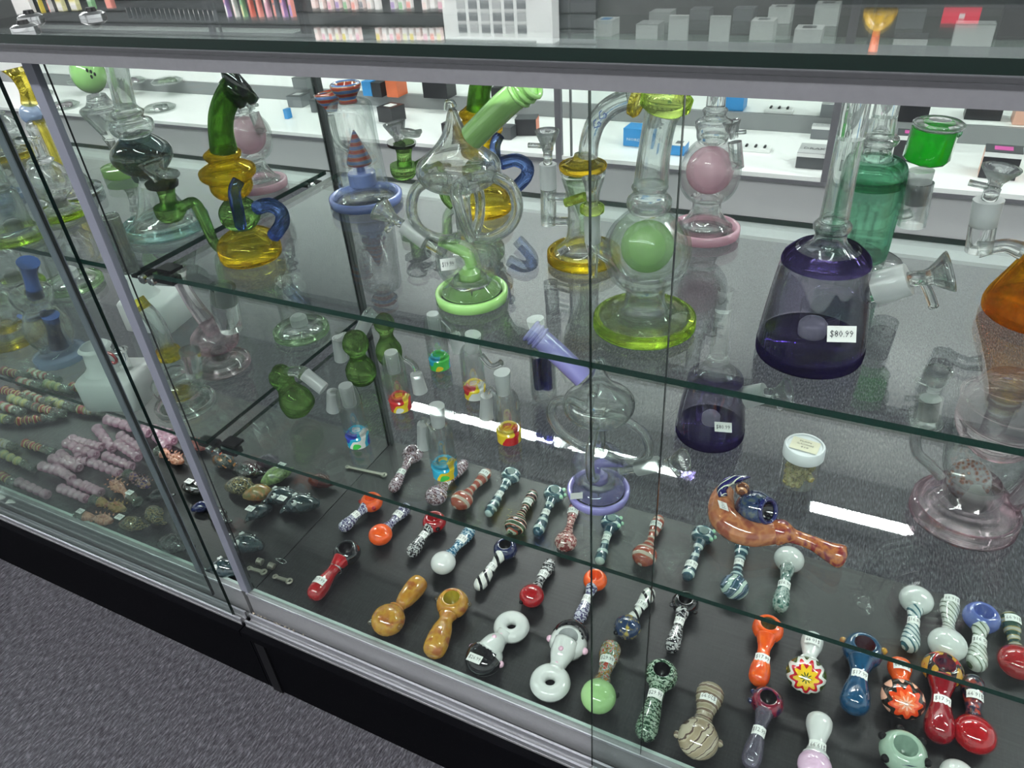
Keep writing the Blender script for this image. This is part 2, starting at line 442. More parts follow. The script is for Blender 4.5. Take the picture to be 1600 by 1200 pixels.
pn = thing('glass_divider', 'upright clear glass divider standing between the left and right case', 'glass panel', (0, 0.19, ZD))
v, f = box(-0.0016, 0.0016, -0.176, 0.182, 0.001, RB - ZD - .001)
mk('sheet', (v, [(0, 4, 6, 2), (1, 3, 7, 5)]), PANE, pn, sm=False)
mk('polished_edge', (v, [(0, 1, 5, 4), (2, 6, 7, 3)]), EDGE_D, pn, sm=False)
def slab(name, label, cat, x0, x1, y0, y1, z0, z1, mat, edge, group=None, ename='front_edge'):
    t = thing(name, label, cat, ((x0 + x1) / 2, (y0 + y1) / 2, z0), group=group)
    v, f = box(x0 - t.location.x, x1 - t.location.x, y0 - t.location.y, y1 - t.location.y, 0, z1 - z0)
    mk('sheet', (v, [(0, 2, 3, 1), (4, 5, 7, 6)]), mat, t, sm=False)
    mk('polished_edge', (v, [q for q in f if q not in [(0, 2, 3, 1), (4, 5, 7, 6)]]), edge, t, sm=False)
    return t
TH = 0.006
slab('glass_shelf', 'upper glass shelf of the right case, carrying the purple beaker', 'glass shelf', 0.0125, 1.24, 0.033, 0.374, Z1 - TH, Z1, SHELFG, EDGE)
slab('glass_shelf', 'lower glass shelf of the right case, carrying the small ash catchers', 'glass shelf', 0.0125, 1.24, 0.036, 0.374, Z2 - TH, Z2, SHELFG, EDGE)
slab('glass_shelf', 'upper glass shelf of the left case, under the teal bubbler', 'glass shelf', -1.49, -0.0125, 0.033, 0.374, Z1 - TH, Z1, SHELFG, EDGE)
slab('glass_shelf', 'lower glass shelf of the left case, above the pink chillums', 'glass shelf', -1.49, -0.0125, 0.036, 0.374, Z2 - TH, Z2, SHELFG, EDGE)
slab('counter_top', 'thick glass counter top with a dark green front edge, over the right case', 'counter top', -0.066, 1.25, -0.034, 0.395, RT + .0006, RT + .0078, TOPG, EDGE_D)
slab('counter_top', 'glass counter top of the left case, seen in the upper left corner', 'counter top', -1.5, -0.071, -0.034, 0.395, RT + .0006, RT + .0068, TOPG, solid('pale_edge', (0.35, 0.40, 0.38), rough=0.3))
# shelf supports
for zi, z in enumerate((Z1, Z2)):
    lv = ('upper', 'lower')[zi]
    for side, nm in ((1, 'right'), (-1, 'left')):
        for yy, pn_ in ((0.045, 'front'), (0.345, 'rear')):
            t = thing('shelf_clip', 'black %s clip under the %s shelf of the %s case beside the divider' % (pn_, lv, nm), 'shelf clip', (side * 0.003, yy, z - TH), 0)
            a, b = sorted((side * 0.001, side * 0.030))
            mk('jaw', join(box(a, b, -.007, .007, -.0085, -.0005)), BLACK, t, sm=False)
            if nm == 'right' and pn_ == 'front': mk('jaw_top', box(.011, .034, -.007, .010, TH + .0005, TH + .004), BLACK, t, sm=False)
            mk('screw', lathe([(-.001, 0), (-.001, .0055), (.0035, .0055), (.0045, .004), (.0045, 0)], 16, (side * .004, -.0105, -.004), (0, -1, 0)), CHROME, t, sm=False)
for k, (u, v_) in enumerate([(37, 39), (143, 19), (46, 23)]):
    p = at(u, v_, RT + .012)
    t = thing('glass_connector', ['chrome glass connector at the near left corner of the counter top', 'chrome glass connector along the joint of the two counter tops, the farther one',
                                  'chrome glass connector just left of the joint between the counter tops'][k], 'connector', (p.x, p.y, RT + .0079))
    mk('disc', lathe([(0, 0), (0, .011), (.003, .011), (.005, .008), (.005, 0)], 20), CHROME, t, sm='edge')
    mk('screw', lathe([(.005, 0.0), (.005, .005), (.008, .004), (.008, 0)], 12), BLACK, t, sm='edge')

# ------------------------------------------------------------------ rear display (other side of the staff aisle)
RX0, RX1 = -4.8, 2.4
rc = thing('display_case', 'low white display case across the staff aisle, holding small device boxes', 'display case', (0, 2.4, 0))
def RBx(a, b, c, d, e, f): return box(a, b, c - 2.4, d - 2.4, e, f)
mk('cabinet_front', RBx(RX0, RX1, 2.05, 2.07, 0.004, 0.150), GREY_L, rc, sm=False)
mk('toe_strip', RBx(RX0, RX1, 1.90, 2.045, 0.0, 0.012), solid('pale_toe', (0.32, 0.33, 0.34), rough=0.3), rc, sm=False)
mk('dark_seal_strip', RBx(RX0, RX1, 2.044, 2.05, 0.0, 0.016), BLACK, rc, sm=False)
mk('deck_panel', RBx(RX0, RX1, 2.035, 2.50, 0.162, 0.176), WHITE_L, rc, sm=False)
mk('deck_lip', RBx(RX0, RX1, 2.032, 2.05, 0.150, 0.162), ALU_P, rc, sm=False)
mk('rear_rail', RBx(RX0, RX1, 2.50, 2.52, 0.150, 0.236), solid('rail_grey', (0.22, 0.23, 0.235), rough=0.4), rc, sm=False)
mk('rear_deck', RBx(RX0, RX1, 2.52, 3.08, 0.222, 0.236), WHITE_L, rc, sm=False)
mk('back_panel', RBx(RX0, RX1, 3.075, 3.095, 0.236, 0.40), WHITE_L, rc, sm=False)
for x in (-1.93, -0.36, 0.56, 1.6):
    mk('frame_post', join(RBx(x - .012, x + .012, 2.034, 2.05, 0.15, 1.0)), ALU_P, rc, sm=False)
    mk('glass_joint', RBx(x + .045, x + .052, 2.036, 2.044, 0.176, 1.0), solid('joint_grey', (0.12, 0.13, 0.13), rough=0.3), rc, sm=False)
slab('glass_shelf', 'glass shelf of the rear case carrying white device boxes', 'glass shelf', -1.9, 2.3, 2.10, 3.04, 0.478, 0.486, SHELFG, EDGE)
mk('painted_dim_backing', RBx(-1.9, 2.3, 3.062, 3.072, 0.41, 0.95), WALLM, rc, sm=False)  # added dark sheets: dimness of the view through the counter glass, as colour
mk('painted_dim_backing', RBx(-4.8, -1.9, 3.062, 3.072, 0.42, 0.95), WALLM, rc, sm=False)
# ------------------------------------------------------------------ glass colours
CLR = rglass('clear_glass', (0.98, 0.99, 0.985), thin=0.2, edge=(0.90, 0.93, 0.92))
CLT = rglass('clear_glass_light', (0.98, 0.99, 0.985), thin=0.78, edge=(0.76, 0.80, 0.79), p=3)
CLR2 = glass('clear_glass_thin', (0.965, 0.975, 0.97), (0.50, 0.55, 0.54), F0=0.06, rough=0.015, p=4.0, wob=30)
FROST = glass('frosted_glass', (0.82, 0.84, 0.84), (0.7, 0.72, 0.72), F0=0.04, rough=0.35, milk=0.42, milkc=(0.75, 0.77, 0.77))
GREEN = rglass('green_glass', (0.60, 0.78, 0.42), edge=(0.14, 0.30, 0.10), wob=50, p=1.5)
GREEN_K = glass('dark_green_glass', (0.16, 0.26, 0.13), (0.01, 0.02, 0.01), F0=0.09, p=1.3)
AMBER = rglass('amber_glass', (0.985, 0.91, 0.34), edge=(0.86, 0.62, 0.08), wob=50, p=1.8)
ORANGE_G = rglass('orange_glass', (0.99, 0.80, 0.20), edge=(0.90, 0.52, 0.03), thin=.4, wob=30, p=1.8)
BLUEG = rglass('blue_glass', (0.42, 0.54, 0.80), edge=(0.10, 0.17, 0.45), wob=60, p=1.5)
NAVYG = glass('navy_glass', (0.05, 0.06, 0.34), (0.01, 0.01, 0.10), F0=0.08, p=1.4)
PURP = glass('purple_tint_glass', (0.80, 0.78, 0.85), (0.12, 0.10, 0.18), F0=0.07, p=2.6, wob=12)
PURP_D = rglass('deep_purple_glass', (0.40, 0.33, 0.62), thin=.35, edge=(0.08, 0.05, 0.24), wob=30, p=1.2)
TEALG = rglass('sea_green_glass', (0.74, 0.92, 0.83), edge=(0.16, 0.55, 0.36), wob=25, p=2.2)
TEAL_D = glass('slate_teal_glass', (0.42, 0.52, 0.53), (0.08, 0.15, 0.16), F0=0.08, p=1.4, wob=35)
TEAL_L = rglass('pale_teal_glass', (0.86, 0.96, 0.96), edge=(0.50, 0.75, 0.76), wob=50)
LIME = rglass('lime_glass', (0.90, 0.98, 0.50), edge=(0.66, 0.90, 0.12), wob=50, p=1.8)
LIME_M = glass('honeycomb_green', (0.70, 0.85, 0.55), (0.20, 0.60, 0.14), F0=0.05, p=1.5, wob=160, milk=0.66, milkc=(0.56, 0.86, 0.38))
PINK_M = glass('honeycomb_pink', (0.90, 0.70, 0.78), (0.85, 0.45, 0.58), F0=0.05, p=1.5, wob=160, milk=0.62, milkc=(1.0, 0.70, 0.79))
PINK_O = glass('milky_pink', (0.88, 0.70, 0.76), (0.80, 0.50, 0.60), F0=0.06, milk=0.60, milkc=(0.86, 0.55, 0.65))
PINKG = rglass('pink_glass', (0.975, 0.925, 0.945), edge=(0.86, 0.60, 0.68), wob=60, p=2.6)
VIOLET = solid('milky_violet', (0.30, 0.26, 0.62), rough=0.12, coat=1.0)
PERI = solid('periwinkle_glass', (0.20, 0.27, 0.62), rough=0.12, coat=1.0)
SLIME = solid('slime_green_glass', (0.38, 0.70, 0.22), rough=0.12, coat=1.0)
SLIME_T = glass('milky_slime', (0.72, 0.88, 0.60), (0.35, 0.62, 0.20), F0=0.07, milk=0.55, milkc=(0.42, 0.72, 0.26))
NEON = glass('emerald_liquid', (0.10, 0.80, 0.06), (0.0, 0.35, 0.0), F0=0.08, p=1.5, wob=30, milk=.55, milkc=(0.01, 0.60, 0.02))
PBLUE = glass('pale_blue_glass', (0.72, 0.80, 0.92), (0.35, 0.48, 0.75), F0=0.08, milk=0.35, milkc=(0.50, 0.62, 0.85))
BLUE_S = solid('cobalt_glass', (0.055, 0.11, 0.36), rough=0.1, coat=1.0)
LGREEN = rglass('light_green_glass', (0.90, 0.98, 0.86), edge=(0.40, 0.68, 0.30), wob=50)
STRIPE = pattern('striped_candy_glass', 'zrings', [(0.28, 0.035, 0.02), (0.30, 0.04, 0.025), (0.34, 0.24, 0.10), (0.07, 0.12, 0.28), (0.08, 0.14, 0.32)], 1.25)

def shell(pr, t):
    """outer wall plus an inner wall t metres inside"""
    a = smooth(pr, 3)
    b = [(z, r - t) for z, r in a[2:-2] if r - t > 0.0015]
    return [a, b] if len(b) > 2 else [a]
def LT(parent, name, P, vb, pts, mat, wall=0.0, n=32, sm=3, close=True, label=None):
    pr = prof(P, vb, pts)
    if wall:
        vf = join(*[(lathe(q, n) if i == 0 else flip(lathe(q, n))) for i, q in enumerate(shell(pr, wall))])
    else:
        if sm: pr = smooth(pr, sm)
        if close: pr = [(pr[0][0], 0.0)] + pr + [(pr[-1][0], 0.0)]
        vf = lathe(pr, n)
    return mk(name, vf, mat, parent, sm='edge' if not sm else True, label=label)
def flip(vf): return vf[0], [tuple(reversed(q)) for q in vf[1]]
def RING(t, P, vb, hw, h, mat):
    """coloured rim ring with a clear plate inside it"""
    pr = prof(P, vb, [(0, hw * .80), (0, hw * .96), (1.5, hw), (h - 1.5, hw), (h, hw * .97), (h, hw * .90), (h * .45, hw * .80), (0, hw * .80)])
    o = mk('base_ring', lathe(pr, 40), mat, t)
    mk('base_plate', lathe([(.0004, 0)] + prof(P, vb, [(0.5, hw * .795), (h * .42, hw * .795), (h * .7, hw * .6)]) + [(zat(P, vb - h * .95), 0)], 36), CLR, t)
    return o
def loc(P, pts):
    """absolute points -> local to thing at P"""
    return [tuple(Vector(p) - Vector(P)) for p in pts]
def PT(P, uv, dy=0.0):
    """pixel path drawn on the upright plane through P -> local 3D points; uv = (u, v[, extra y])"""
    out = []
    for q in uv:
        w = aty(q[0], q[1], P.y + dy + (q[2] if len(q) > 2 else 0.0)); out.append(tuple(w - P))
    return out
def TB(parent, name, P, uv, hw, mat, n=12, wall=0.0, cap=True, label=None, m=4):
    pts = PT(P, uv); k = mpp(P)
    r = [h * k for h in hw] if isinstance(hw, (list, tuple)) else hw * k
    vf = tube(pts, r, n, cap, m)
    if wall:
        r2 = [max(.0006, x - wall) for x in r] if isinstance(r, list) else max(.0006, r - wall)
        vf = join(vf, flip(tube(pts, r2, n, False, m)))
    return mk(name, vf, mat, parent, sm='edge', label=label)
def bowl(parent, P, uv0, uv1, r0, r1, mat=None, handle=None, hr=4, stem=None):
    """slide bowl: cone from uv0 (narrow) to uv1 (wide), with a peg handle"""
    mat = mat or CLR; a, b = PT(P, [uv0, uv1]); a = Vector(a); b = Vector(b); L = (b - a).length; k = mpp(P)
    pr = [(0, r0 * k), (L * .25, r0 * k * 1.15), (L * .85, r1 * k * .92), (L, r1 * k), (L * 1.02, r1 * k * .97), (L * .9, r1 * k * .82), (L * .35, r0 * k * .7)]
    o = mk('bowl', lathe(pr, 20, a, (b - a)), mat, parent)
    if handle: mk('bowl_handle', tube(PT(P, handle), hr * k, 10), mat, o)
    if stem: mk('bowl_stem', tube(PT(P, stem[0]), stem[1] * k, 10), mat, o)
    return o
def price(parent, P, c, txt, w, h, tilt=0.0, up=None):
    """flat paper price tag at world point c, turned to the shopper's side"""
    nrm = (CAM - Vector(c)); nrm.z *= 0.35; nrm.normalize()
    upv = Vector(up) if up else Vector((0, 0, 1))
    r = upv.cross(nrm).normalized(); u = nrm.cross(r).normalized()
    r, u = r * cos(tilt) + u * sin(tilt), u * cos(tilt) - r * sin(tilt)
    o = mk('price_tag', quad(tuple(Vector(c) - P), r, u, w, h), PAPER, parent, sm=False)
    mk('lettering', flat_text(txt, tuple(Vector(c) - P + nrm * 0.0004), r, u, w * .8, h * .48), INK, o, sm=False)

def bubbler(u, v, z, label, cat='bubbler', name='glass_bubbler', group=None):
    P = at(u, v, z); t = thing(name, label, cat, P, 0, group); return t, P

# ---- 1 green and amber recycler (front left of the upper shelf) and its twin behind
t, P = bubbler(394, 402, Z1, 'green and amber glass recycler with a blue arm, front left of the upper shelf')
LT(t, 'base', P, 402, [(0, 43), (4, 47), (18, 48), (28, 45), (36, 36), (42, 24), (48, 14)], AMBER)
LT(t, 'lower_ball', P, 402, [(44, 10), (48, 20), (58, 29), (68, 31), (78, 29), (88, 20), (94, 10)], GREEN)
LT(t, 'funnel', P, 402, [(92, 9), (97, 24), (108, 32), (120, 33), (128, 42), (138, 43), (143, 36), (150, 24), (156, 27), (163, 29), (168, 22), (172, 17)], AMBER, wall=.0015)
TB(t, 'neck', P, [(350, 236), (345, 205), (346, 180), (353, 158), (366, 136)], [19, 17, 17, 17, 17], GREEN, 16, wall=.002)
k = mpp(P)
for nm, q0, q1, rr in (('lip_ring', (357, 151), (361, 144), 22), ('mouthpiece', (365, 138), (371, 127), 31)):
    a, b = PT(P, [q0, q1]); a = Vector(a); ax = Vector(b) - a; ax.y += .009; l = ax.length
    mk(nm, lathe([(0, 15 * k), (l * .1, rr * k * .93), (l * .5, rr * k), (l * .9, rr * k * .95), (l, 15 * k)] + ([(l * .2, 12 * k)] if rr > 30 else []), 28, a, ax), GREEN_K, t)
TB(t, 'return_arm', P, [(402, 325), (420, 320), (438, 330), (441, 348), (428, 368)], 10.5, BLUEG, 12)
TB(t, 'front_arm', P, [(373, 282, -.026), (366, 300, -.034), (372, 330, -.036), (376, 352, -.028)], 8.5, BLUEG, 12)
TB(t, 'inlet_arm', P, [(348, 392), (334, 378), (322, 350), (308, 322), (298, 316), (284, 324)], [8, 8, 9, 9, 8, 8], GREEN, 12)
TB(t, 'joint_cup', P, [(272, 345), (268, 335), (264, 322)], [14, 23, 24], GREEN, 18)
TB(t, 'joint_tube', P, [(265, 322), (260, 302), (255, 285)], [13, 13, 19], GREEN, 16)
a, b = PT(P, [(254, 290), (252, 283)])
mk('joint_lip', lathe([(0, 0), (0, 24 * k), (.004, 25 * k), (.004, 0)], 24, a, Vector(b) - Vector(a)), GREEN_K, t, sm='edge')
bw = bowl(t, P, (250, 282), (235, 252), 9, 20, handle=[(256, 274), (276, 268)], hr=4)
mk('bowl_disc', lathe([(0, 0), (0, 17 * k), (.002, 18 * k), (.004, 0)], 22, PT(P, [(262, 272)])[0], (.3, .1, 1)), CLR, bw)
REC1 = t
c = copy_tree(REC1, at(757, 330, Z1), label='green and amber glass recycler at the back, behind the slime green mouth tube')

# ---- 2 striped mouthpiece bubbler
t, P = bubbler(573, 315, Z1, 'tall clear bubbler with striped mouthpiece, striped cone inside and blue base')
RING(t, P, 315, 57, 13, PERI)
LT(t, 'body', P, 315, [(13, 48), (22, 40), (34, 38), (60, 37), (100, 36), (140, 36), (152, 34), (158, 26), (160, 15)], CLT, wall=.003)
LT(t, 'inner_puck', P, 315, [(26, 20), (28, 22), (46, 22), (48, 20)], PERI, sm=0)
LT(t, 'inner_stem', P, 315, [(46, 7), (60, 6)], PERI, sm=0)
LT(t, 'striped_cone', P, 315, [(58, 16), (61, 20), (70, 18), (90, 10), (108, 3), (112, 1)], STRIPE)
LT(t, 'mouthpiece', P, 315, [(155, 15), (162, 14), (170, 19), (178, 24), (184, 24), (186, 19), (176, 12)], STRIPE)
TB(t, 'side_arm', P, [(545, 235), (530, 225), (522, 205), (517, 180)], 5, CLR, 10)
a, b = PT(P, [(520, 175, .03), (512, 150, .03)])
mk('striped_bowl', lathe([(0, .006), (.008, .010), (.016, .015), (.024, .017), (.025, .012), (.01, .006)], 22, a, Vector(b) - Vector(a)), STRIPE, t)

# ---- 3 klein recycler, slime green; its violet twin stands on the lower shelf
def klein(P, vb, label, col_base, col_tube, rz=0.0):
    t = thing('glass_bubbler', label, 'bubbler', P0, 0)
    RING(t, P0, vb, 57, 15, col_base)
    LT(t, 'skirt', P0, vb, [(14, 47), (20, 38), (28, 30), (34, 26)], CLR)
    LT(t, 'lower_ball', P0, vb, [(26, 22), (34, 40), (48, 49), (64, 51), (80, 47), (92, 36), (100, 20)], CLT, wall=.002)
    TB(t, 'percolator_tube', P0, [(688, 378), (712, 388), (730, 398), (737, 415)], [7, 8, 9, 9], col_tube, 12)
    LT(t, 'percolator', P0, vb, [(28, 12), (30, 17), (42, 17), (48, 10)], col_tube, sm=0)
    LT(t, 'centre_tube', P0, vb, [(96, 12), (120, 13), (150, 13), (176, 18)], CLR, wall=.0015)
    lp = [(703, 284), (676, 282), (650, 296), (643, 330), (658, 360), (690, 374), (715, 372)]
    TB(t, 'recycler_arm', P0, lp, 8.5, CLR, 12, wall=.0018)
    rp = [(745, 278), (772, 276), (800, 294), (808, 328), (794, 356), (765, 372), (742, 372)]
    TB(t, 'recycler_arm', P0, rp, 8.5, CLR, 12, wall=.0018)
    TB(t, 'recycler_arm', P0, [(722, 284, -.018), (712, 300, -.04), (722, 340, -.046), (735, 372, -.03)], 8, CLR, 12, wall=.0018)
    TB(t, 'recycler_arm', P0, [(730, 280, .018), (748, 300, .04), (750, 335, .046), (742, 366, .03)], 8, CLR, 12, wall=.0018)
    LT(t, 'upper_bulb', P0, vb, [(168, 14), (176, 44), (186, 60), (200, 67), (214, 64), (226, 50), (238, 36), (255, 22), (272, 14), (288, 9), (297, 5)], CLR, wall=.002)
    TB(t, 'hooked_tip', P0, [(709, 168), (706, 160), (698, 160), (696, 172)], [5, 4, 3.5, 2.5], CLR, 10)
    TB(t, 'mouthpiece', P0, [(738, 214), (786, 166), (826, 132)], 18, col_tube, 20, m=1)
    for q in ((812, 144), (820, 138), (829, 131)):
        a, b = PT(P0, [q, (q[0] + 10, q[1] - 8)]); k = mpp(P0)
        mk('tube_collar', torus(a, 18 * k, 3.4 * k, Vector(b) - Vector(a), 22, 8), col_tube, t)
    TB(t, 'joint_arm', P0, [(695, 395), (680, 385), (664, 374)], [9, 9, 10], CLR, 12)
    TB(t, 'frosted_joint', P0, [(666, 377), (632, 352)], 14, FROST, 16, m=1)
    bowl(t, P0, (618, 344), (592, 325), 8, 21, handle=[(614, 346), (604, 360)], hr=5, stem=([(632, 352), (614, 341)], 7))
    return t
P0 = at(738, 466, Z1)
t = klein(P0, 466, 'clear glass recycler with slime green base and thick slime green mouth tube', SLIME, SLIME)
price(t, P0, aty(700, 413, P0.y - .028), '$19.99', .0135, .011)
PK = at(935, 772, Z2)
KT = klein(P0, 466, 'clear glass recycler with milky violet base, on the lower shelf', VIOLET, VIOLET)
KT.location = PK; KT.rotation_euler = (0, 0, pi)
PE = P0
price(KT, P0, P0 + Vector((.012, .036, zat(P0, 430))), '$19.99', .0135, .011)

# ---- 5 bent neck bubbler with amber base and lip
t, P = bubbler(912, 404, Z1, 'clear bubbler with a bent neck, amber lip and transparent amber base')
RING(t, P, 404, 57, 15, AMBER)
LT(t, 'body', P, 404, [(14, 46), (22, 36), (34, 27), (60, 24), (100, 26), (126, 34), (136, 36)], CLR, wall=.002)
LT(t, 'inner_cone', P, 404, [(40, 6), (70, 8), (100, 20), (124, 26)], LGREEN, sm=3)
LT(t, 'amber_ring', P, 404, [(138, 34), (142, 37), (148, 37), (151, 30)], AMBER)
LT(t, 'shoulder', P, 404, [(148, 34), (152, 26), (158, 16), (164, 13)], CLR)
TB(t, 'neck', P, [(919, 245), (921, 222), (932, 190), (955, 166), (985, 153)], 14, CLR, 16, wall=.002)
a, b = PT(P, [(988, 152), (1002, 157)]); k = mpp(P)
mk('lip', lathe([(0, 14 * k), (.001, 22 * k), (.007, 24 * k), (.010, 20 * k), (.008, 13 * k)], 24, a, Vector(b) - Vector(a)), AMBER, t)
TB(t, 'joint_arm', P, [(886, 308), (870, 308), (858, 306)], 7, CLR)
TB(t, 'joint_arm', P, [(888, 346), (872, 346), (858, 344)], 7, CLR)
TB(t, 'joint_tube', P, [(857, 350), (857, 296)], 12, CLR, 16, wall=.002, m=1)
TB(t, 'frosted_joint', P, [(857, 294), (856, 256)], 13, FROST, 16, m=1)
bowl(t, P, (856, 236), (855, 204), 8, 18, handle=[(850, 228), (826, 227)], hr=4, stem=([(856, 256), (856, 234)], 7))
price(t, P, aty(880, 392, P.y - .022), '$89.99', .010, .008, tilt=.5)
sk = mk('blue_print_mark', flat_text('GG', PT(P, [(936, 188, -.0108)])[0], (.5, 0, .75), (-.75, 0, .5), .018, .008), solid('print_blue', (0.08, 0.12, 0.30)), t, sm=False)

# ---- 6 green ball bubbler
t, P = bubbler(1006, 507, Z1, 'clear bubbler with honeycomb green ball and lime base, front of the upper shelf')
RING(t, P, 507, 79, 16, LIME)
LT(t, 'base_top', P, 507, [(16, 70), (20, 48), (26, 40)], CLR, sm=3)
LT(t, 'foot', P, 507, [(16, 52), (22, 40), (36, 32), (52, 30), (64, 33)], CLR, wall=.003)
LT(t, 'ball', P, 507, [(58, 30), (66, 44), (82, 58), (104, 67), (126, 68), (148, 60), (166, 44), (178, 30)], CLT, wall=.003)
mk('inner_ball', ball((0, 0, zat(P, 385)), 41 * mpp(P + Vector((0, 0, .06))), 28), LIME_M, t)
LT(t, 'neck_rings', P, 507, [(176, 28), (184, 34), (196, 35), (204, 28), (210, 26), (216, 29), (222, 24)], CLR, wall=.002)
TB(t, 'neck', P, [(1017, 288), (1022, 240), (1030, 195), (1036, 175)], [24, 22, 22, 24], CLR, 18, wall=.0025)
a, b = PT(P, [(1037, 176), (1043, 150)]); k = mpp(P)
mk('mouthpiece_collar', lathe([(0, 22 * k), (.004, 33 * k), (.012, 34 * k), (.016, 26 * k), (.02, 24 * k)], 26, a, Vector(b) - Vector(a)), LIME, t)
TB(t, 'joint_arm', P, [(952, 405), (938, 396), (926, 380)], 7, CLR)
TB(t, 'frosted_joint', P, [(925, 332), (926, 378)], 12, FROST, 16, m=1)
a, b = PT(P, [(925, 334), (925, 322)])
mk('joint_collar', lathe([(0, 13 * k), (.002, 18 * k), (.007, 18 * k), (.009, 12 * k)], 22, a, Vector(b) - Vector(a)), LIME, t)
TB(t, 'joint_tip', P, [(926, 378), (927, 408), (926, 432)], [12, 8, 7], CLR, 12)
TB(t, 'lime_handle', P, [(914, 307), (884, 317)], 7, LIME, 8, m=1)
TB(t, 'bowl_stem', P, [(925, 322), (924, 300), (924, 278)], [9, 8, 14], CLR, 14)

# ---- 7 pink ball bubbler at the back, twin in the left case
t, P = bubbler(1100, 366, Z1, 'clear bubbler with honeycomb pink ball and milky pink base, in the right case')
RING(t, P, 366, 54, 14, PINK_O)
LT(t, 'foot', P, 366, [(14, 42), (20, 34), (36, 24), (50, 22), (58, 26)], CLR, wall=.002)
LT(t, 'ball', P, 366, [(52, 22), (60, 34), (76, 44), (98, 48), (118, 45), (136, 33), (146, 22)], CLT, wall=.002)
mk('inner_ball', ball((0, 0, zat(P, 266)), 35 * mpp(P), 26), PINK_M, t)
LT(t, 'neck_rings', P, 366, [(144, 21), (152, 25), (162, 26), (170, 29), (176, 29), (182, 20), (188, 18), (194, 20), (198, 16)], CLR, wall=.002)
LT(t, 'neck', P, 366, [(196, 15), (230, 14), (270, 14)], CLR, wall=.002)
TB(t, 'joint_arm', P, [(1132, 250), (1142, 262), (1150, 255)], 6, CLR)
TB(t, 'joint_tube', P, [(1152, 262), (1148, 222)], 10, CLR, 14, m=1)
bowl(t, P, (1147, 216), (1143, 190), 6, 13, handle=[(1149, 208), (1166, 206)], hr=3)
P7 = t
copy_tree(P7, at(408, 292, Z1), label='clear bubbler with honeycomb pink ball and milky pink base, in the left case')

# ---- 8 purple beaker, twin on the lower shelf
t, P = bubbler(1262, 552, Z1, 'large purple tinted beaker bubbler with a heavy dark purple base, on the upper shelf')
LT(t, 'base', P, 552, [(0, 70), (3, 78), (10, 80), (22, 80), (27, 74)], PURP_D, sm=2)
LT(t, 'body', P, 552, [(14, 80), (40, 79), (90, 74), (135, 68), (150, 64), (160, 56), (168, 44)], PURP, wall=.002)
LT(t, 'shoulder_band', P, 552, [(144, 67), (152, 65), (160, 57), (166, 50)], PURP_D, close=False)
LT(t, 'neck', P, 552, [(160, 44), (168, 34), (176, 26), (188, 24), (194, 28), (201, 29), (207, 24), (215, 22), (300, 21), (400, 21)], CLR, wall=.002)
k = mpp(P)
mk('percolator', lathe([(zat(P, 522), 0), (zat(P, 522), 20 * k), (zat(P, 518), 21 * k), (zat(P, 506), 21 * k), (zat(P, 500), 16 * k), (zat(P, 498), 0)], 20), FROST, t)
TB(t, 'downstem', P, [(1258, 500), (1262, 468), (1285, 452), (1318, 456), (1345, 462)], 8, CLR2, 12)
TB(t, 'joint_arm', P, [(1345, 462), (1372, 452)], [14, 17], CLR, 14, m=1)
TB(t, 'frosted_joint', P, [(1366, 452), (1420, 436)], [25, 23], FROST, 20, m=1)
bowl(t, P, (1445, 434), (1486, 424), 11, 29, handle=[(1442, 438), (1452, 460), (1459, 480)], hr=6.5, stem=([(1418, 437), (1448, 433)], 11))
price(t, P, aty(1315, 522, P.y - .040), '$80.99', .0195, .0125, tilt=.16)
PB8 = t
c = copy_tree(PB8, at(1108, 677, Z2), label='purple tinted beaker bubbler with dark purple base, on the lower shelf')

# ---- 9 sea green can bubbler behind the purple beaker
t, P = bubbler(1330, 420, Z1, 'sea green can bubbler with a bright green filled bowl, behind the purple beaker')
LT(t, 'base', P, 420, [(0, 68), (2, 72), (12, 72), (15, 60)], CLR, sm=0)
LT(t, 'foot', P, 420, [(14, 46), (20, 38), (28, 40)], CLR)
LT(t, 'body', P, 420, [(22, 40), (26, 46), (60, 48), (95, 50), (140, 51), (158, 50), (168, 44), (174, 30)], TEALG, wall=.003)
LT(t, 'inner_ring', P, 420, [(134, 48), (142, 50), (146, 44), (136, 42)], TEALG)
LT(t, 'neck', P, 420, [(172, 26), (182, 22), (192, 22), (198, 28), (206, 28), (212, 20), (300, 18)], CLR, wall=.002)
TB(t, 'recycler_arm', P, [(1330, 352), (1334, 330), (1358, 322), (1378, 330)], 7, CLR2, 12)
TB(t, 'joint_arm', P, [(1396, 330), (1412, 336), (1424, 332)], 8, CLR)
TB(t, 'joint_tube', P, [(1424, 352), (1437, 285)], 19, CLR, 18, wall=.002, m=1)
TB(t, 'frosted_joint', P, [(1430, 318), (1440, 266)], [14, 17], FROST, 16, m=1)
TB(t, 'emerald_bowl', P, [(1444, 256), (1446, 251), (1447, 247), (1462, 200)], [16, 27, 30, 30], NEON, 10, m=1, label='bright emerald green faceted bowl')
a, b = PT(P, [(1466, 198), (1469, 188)]); k = mpp(P)
fl = mk('bowl_flange', lathe([(0, 18 * k), (0, 31 * k), (.003, 33 * k), (.005, 28 * k), (.006, 14 * k)], 24, a, Vector(b) - Vector(a)), CLR, t)
for q in ((1434, 206), (1496, 208)):
    mk('flange_nub', ball(PT(P, [q])[0], 6 * k, 10), TEALG, fl)

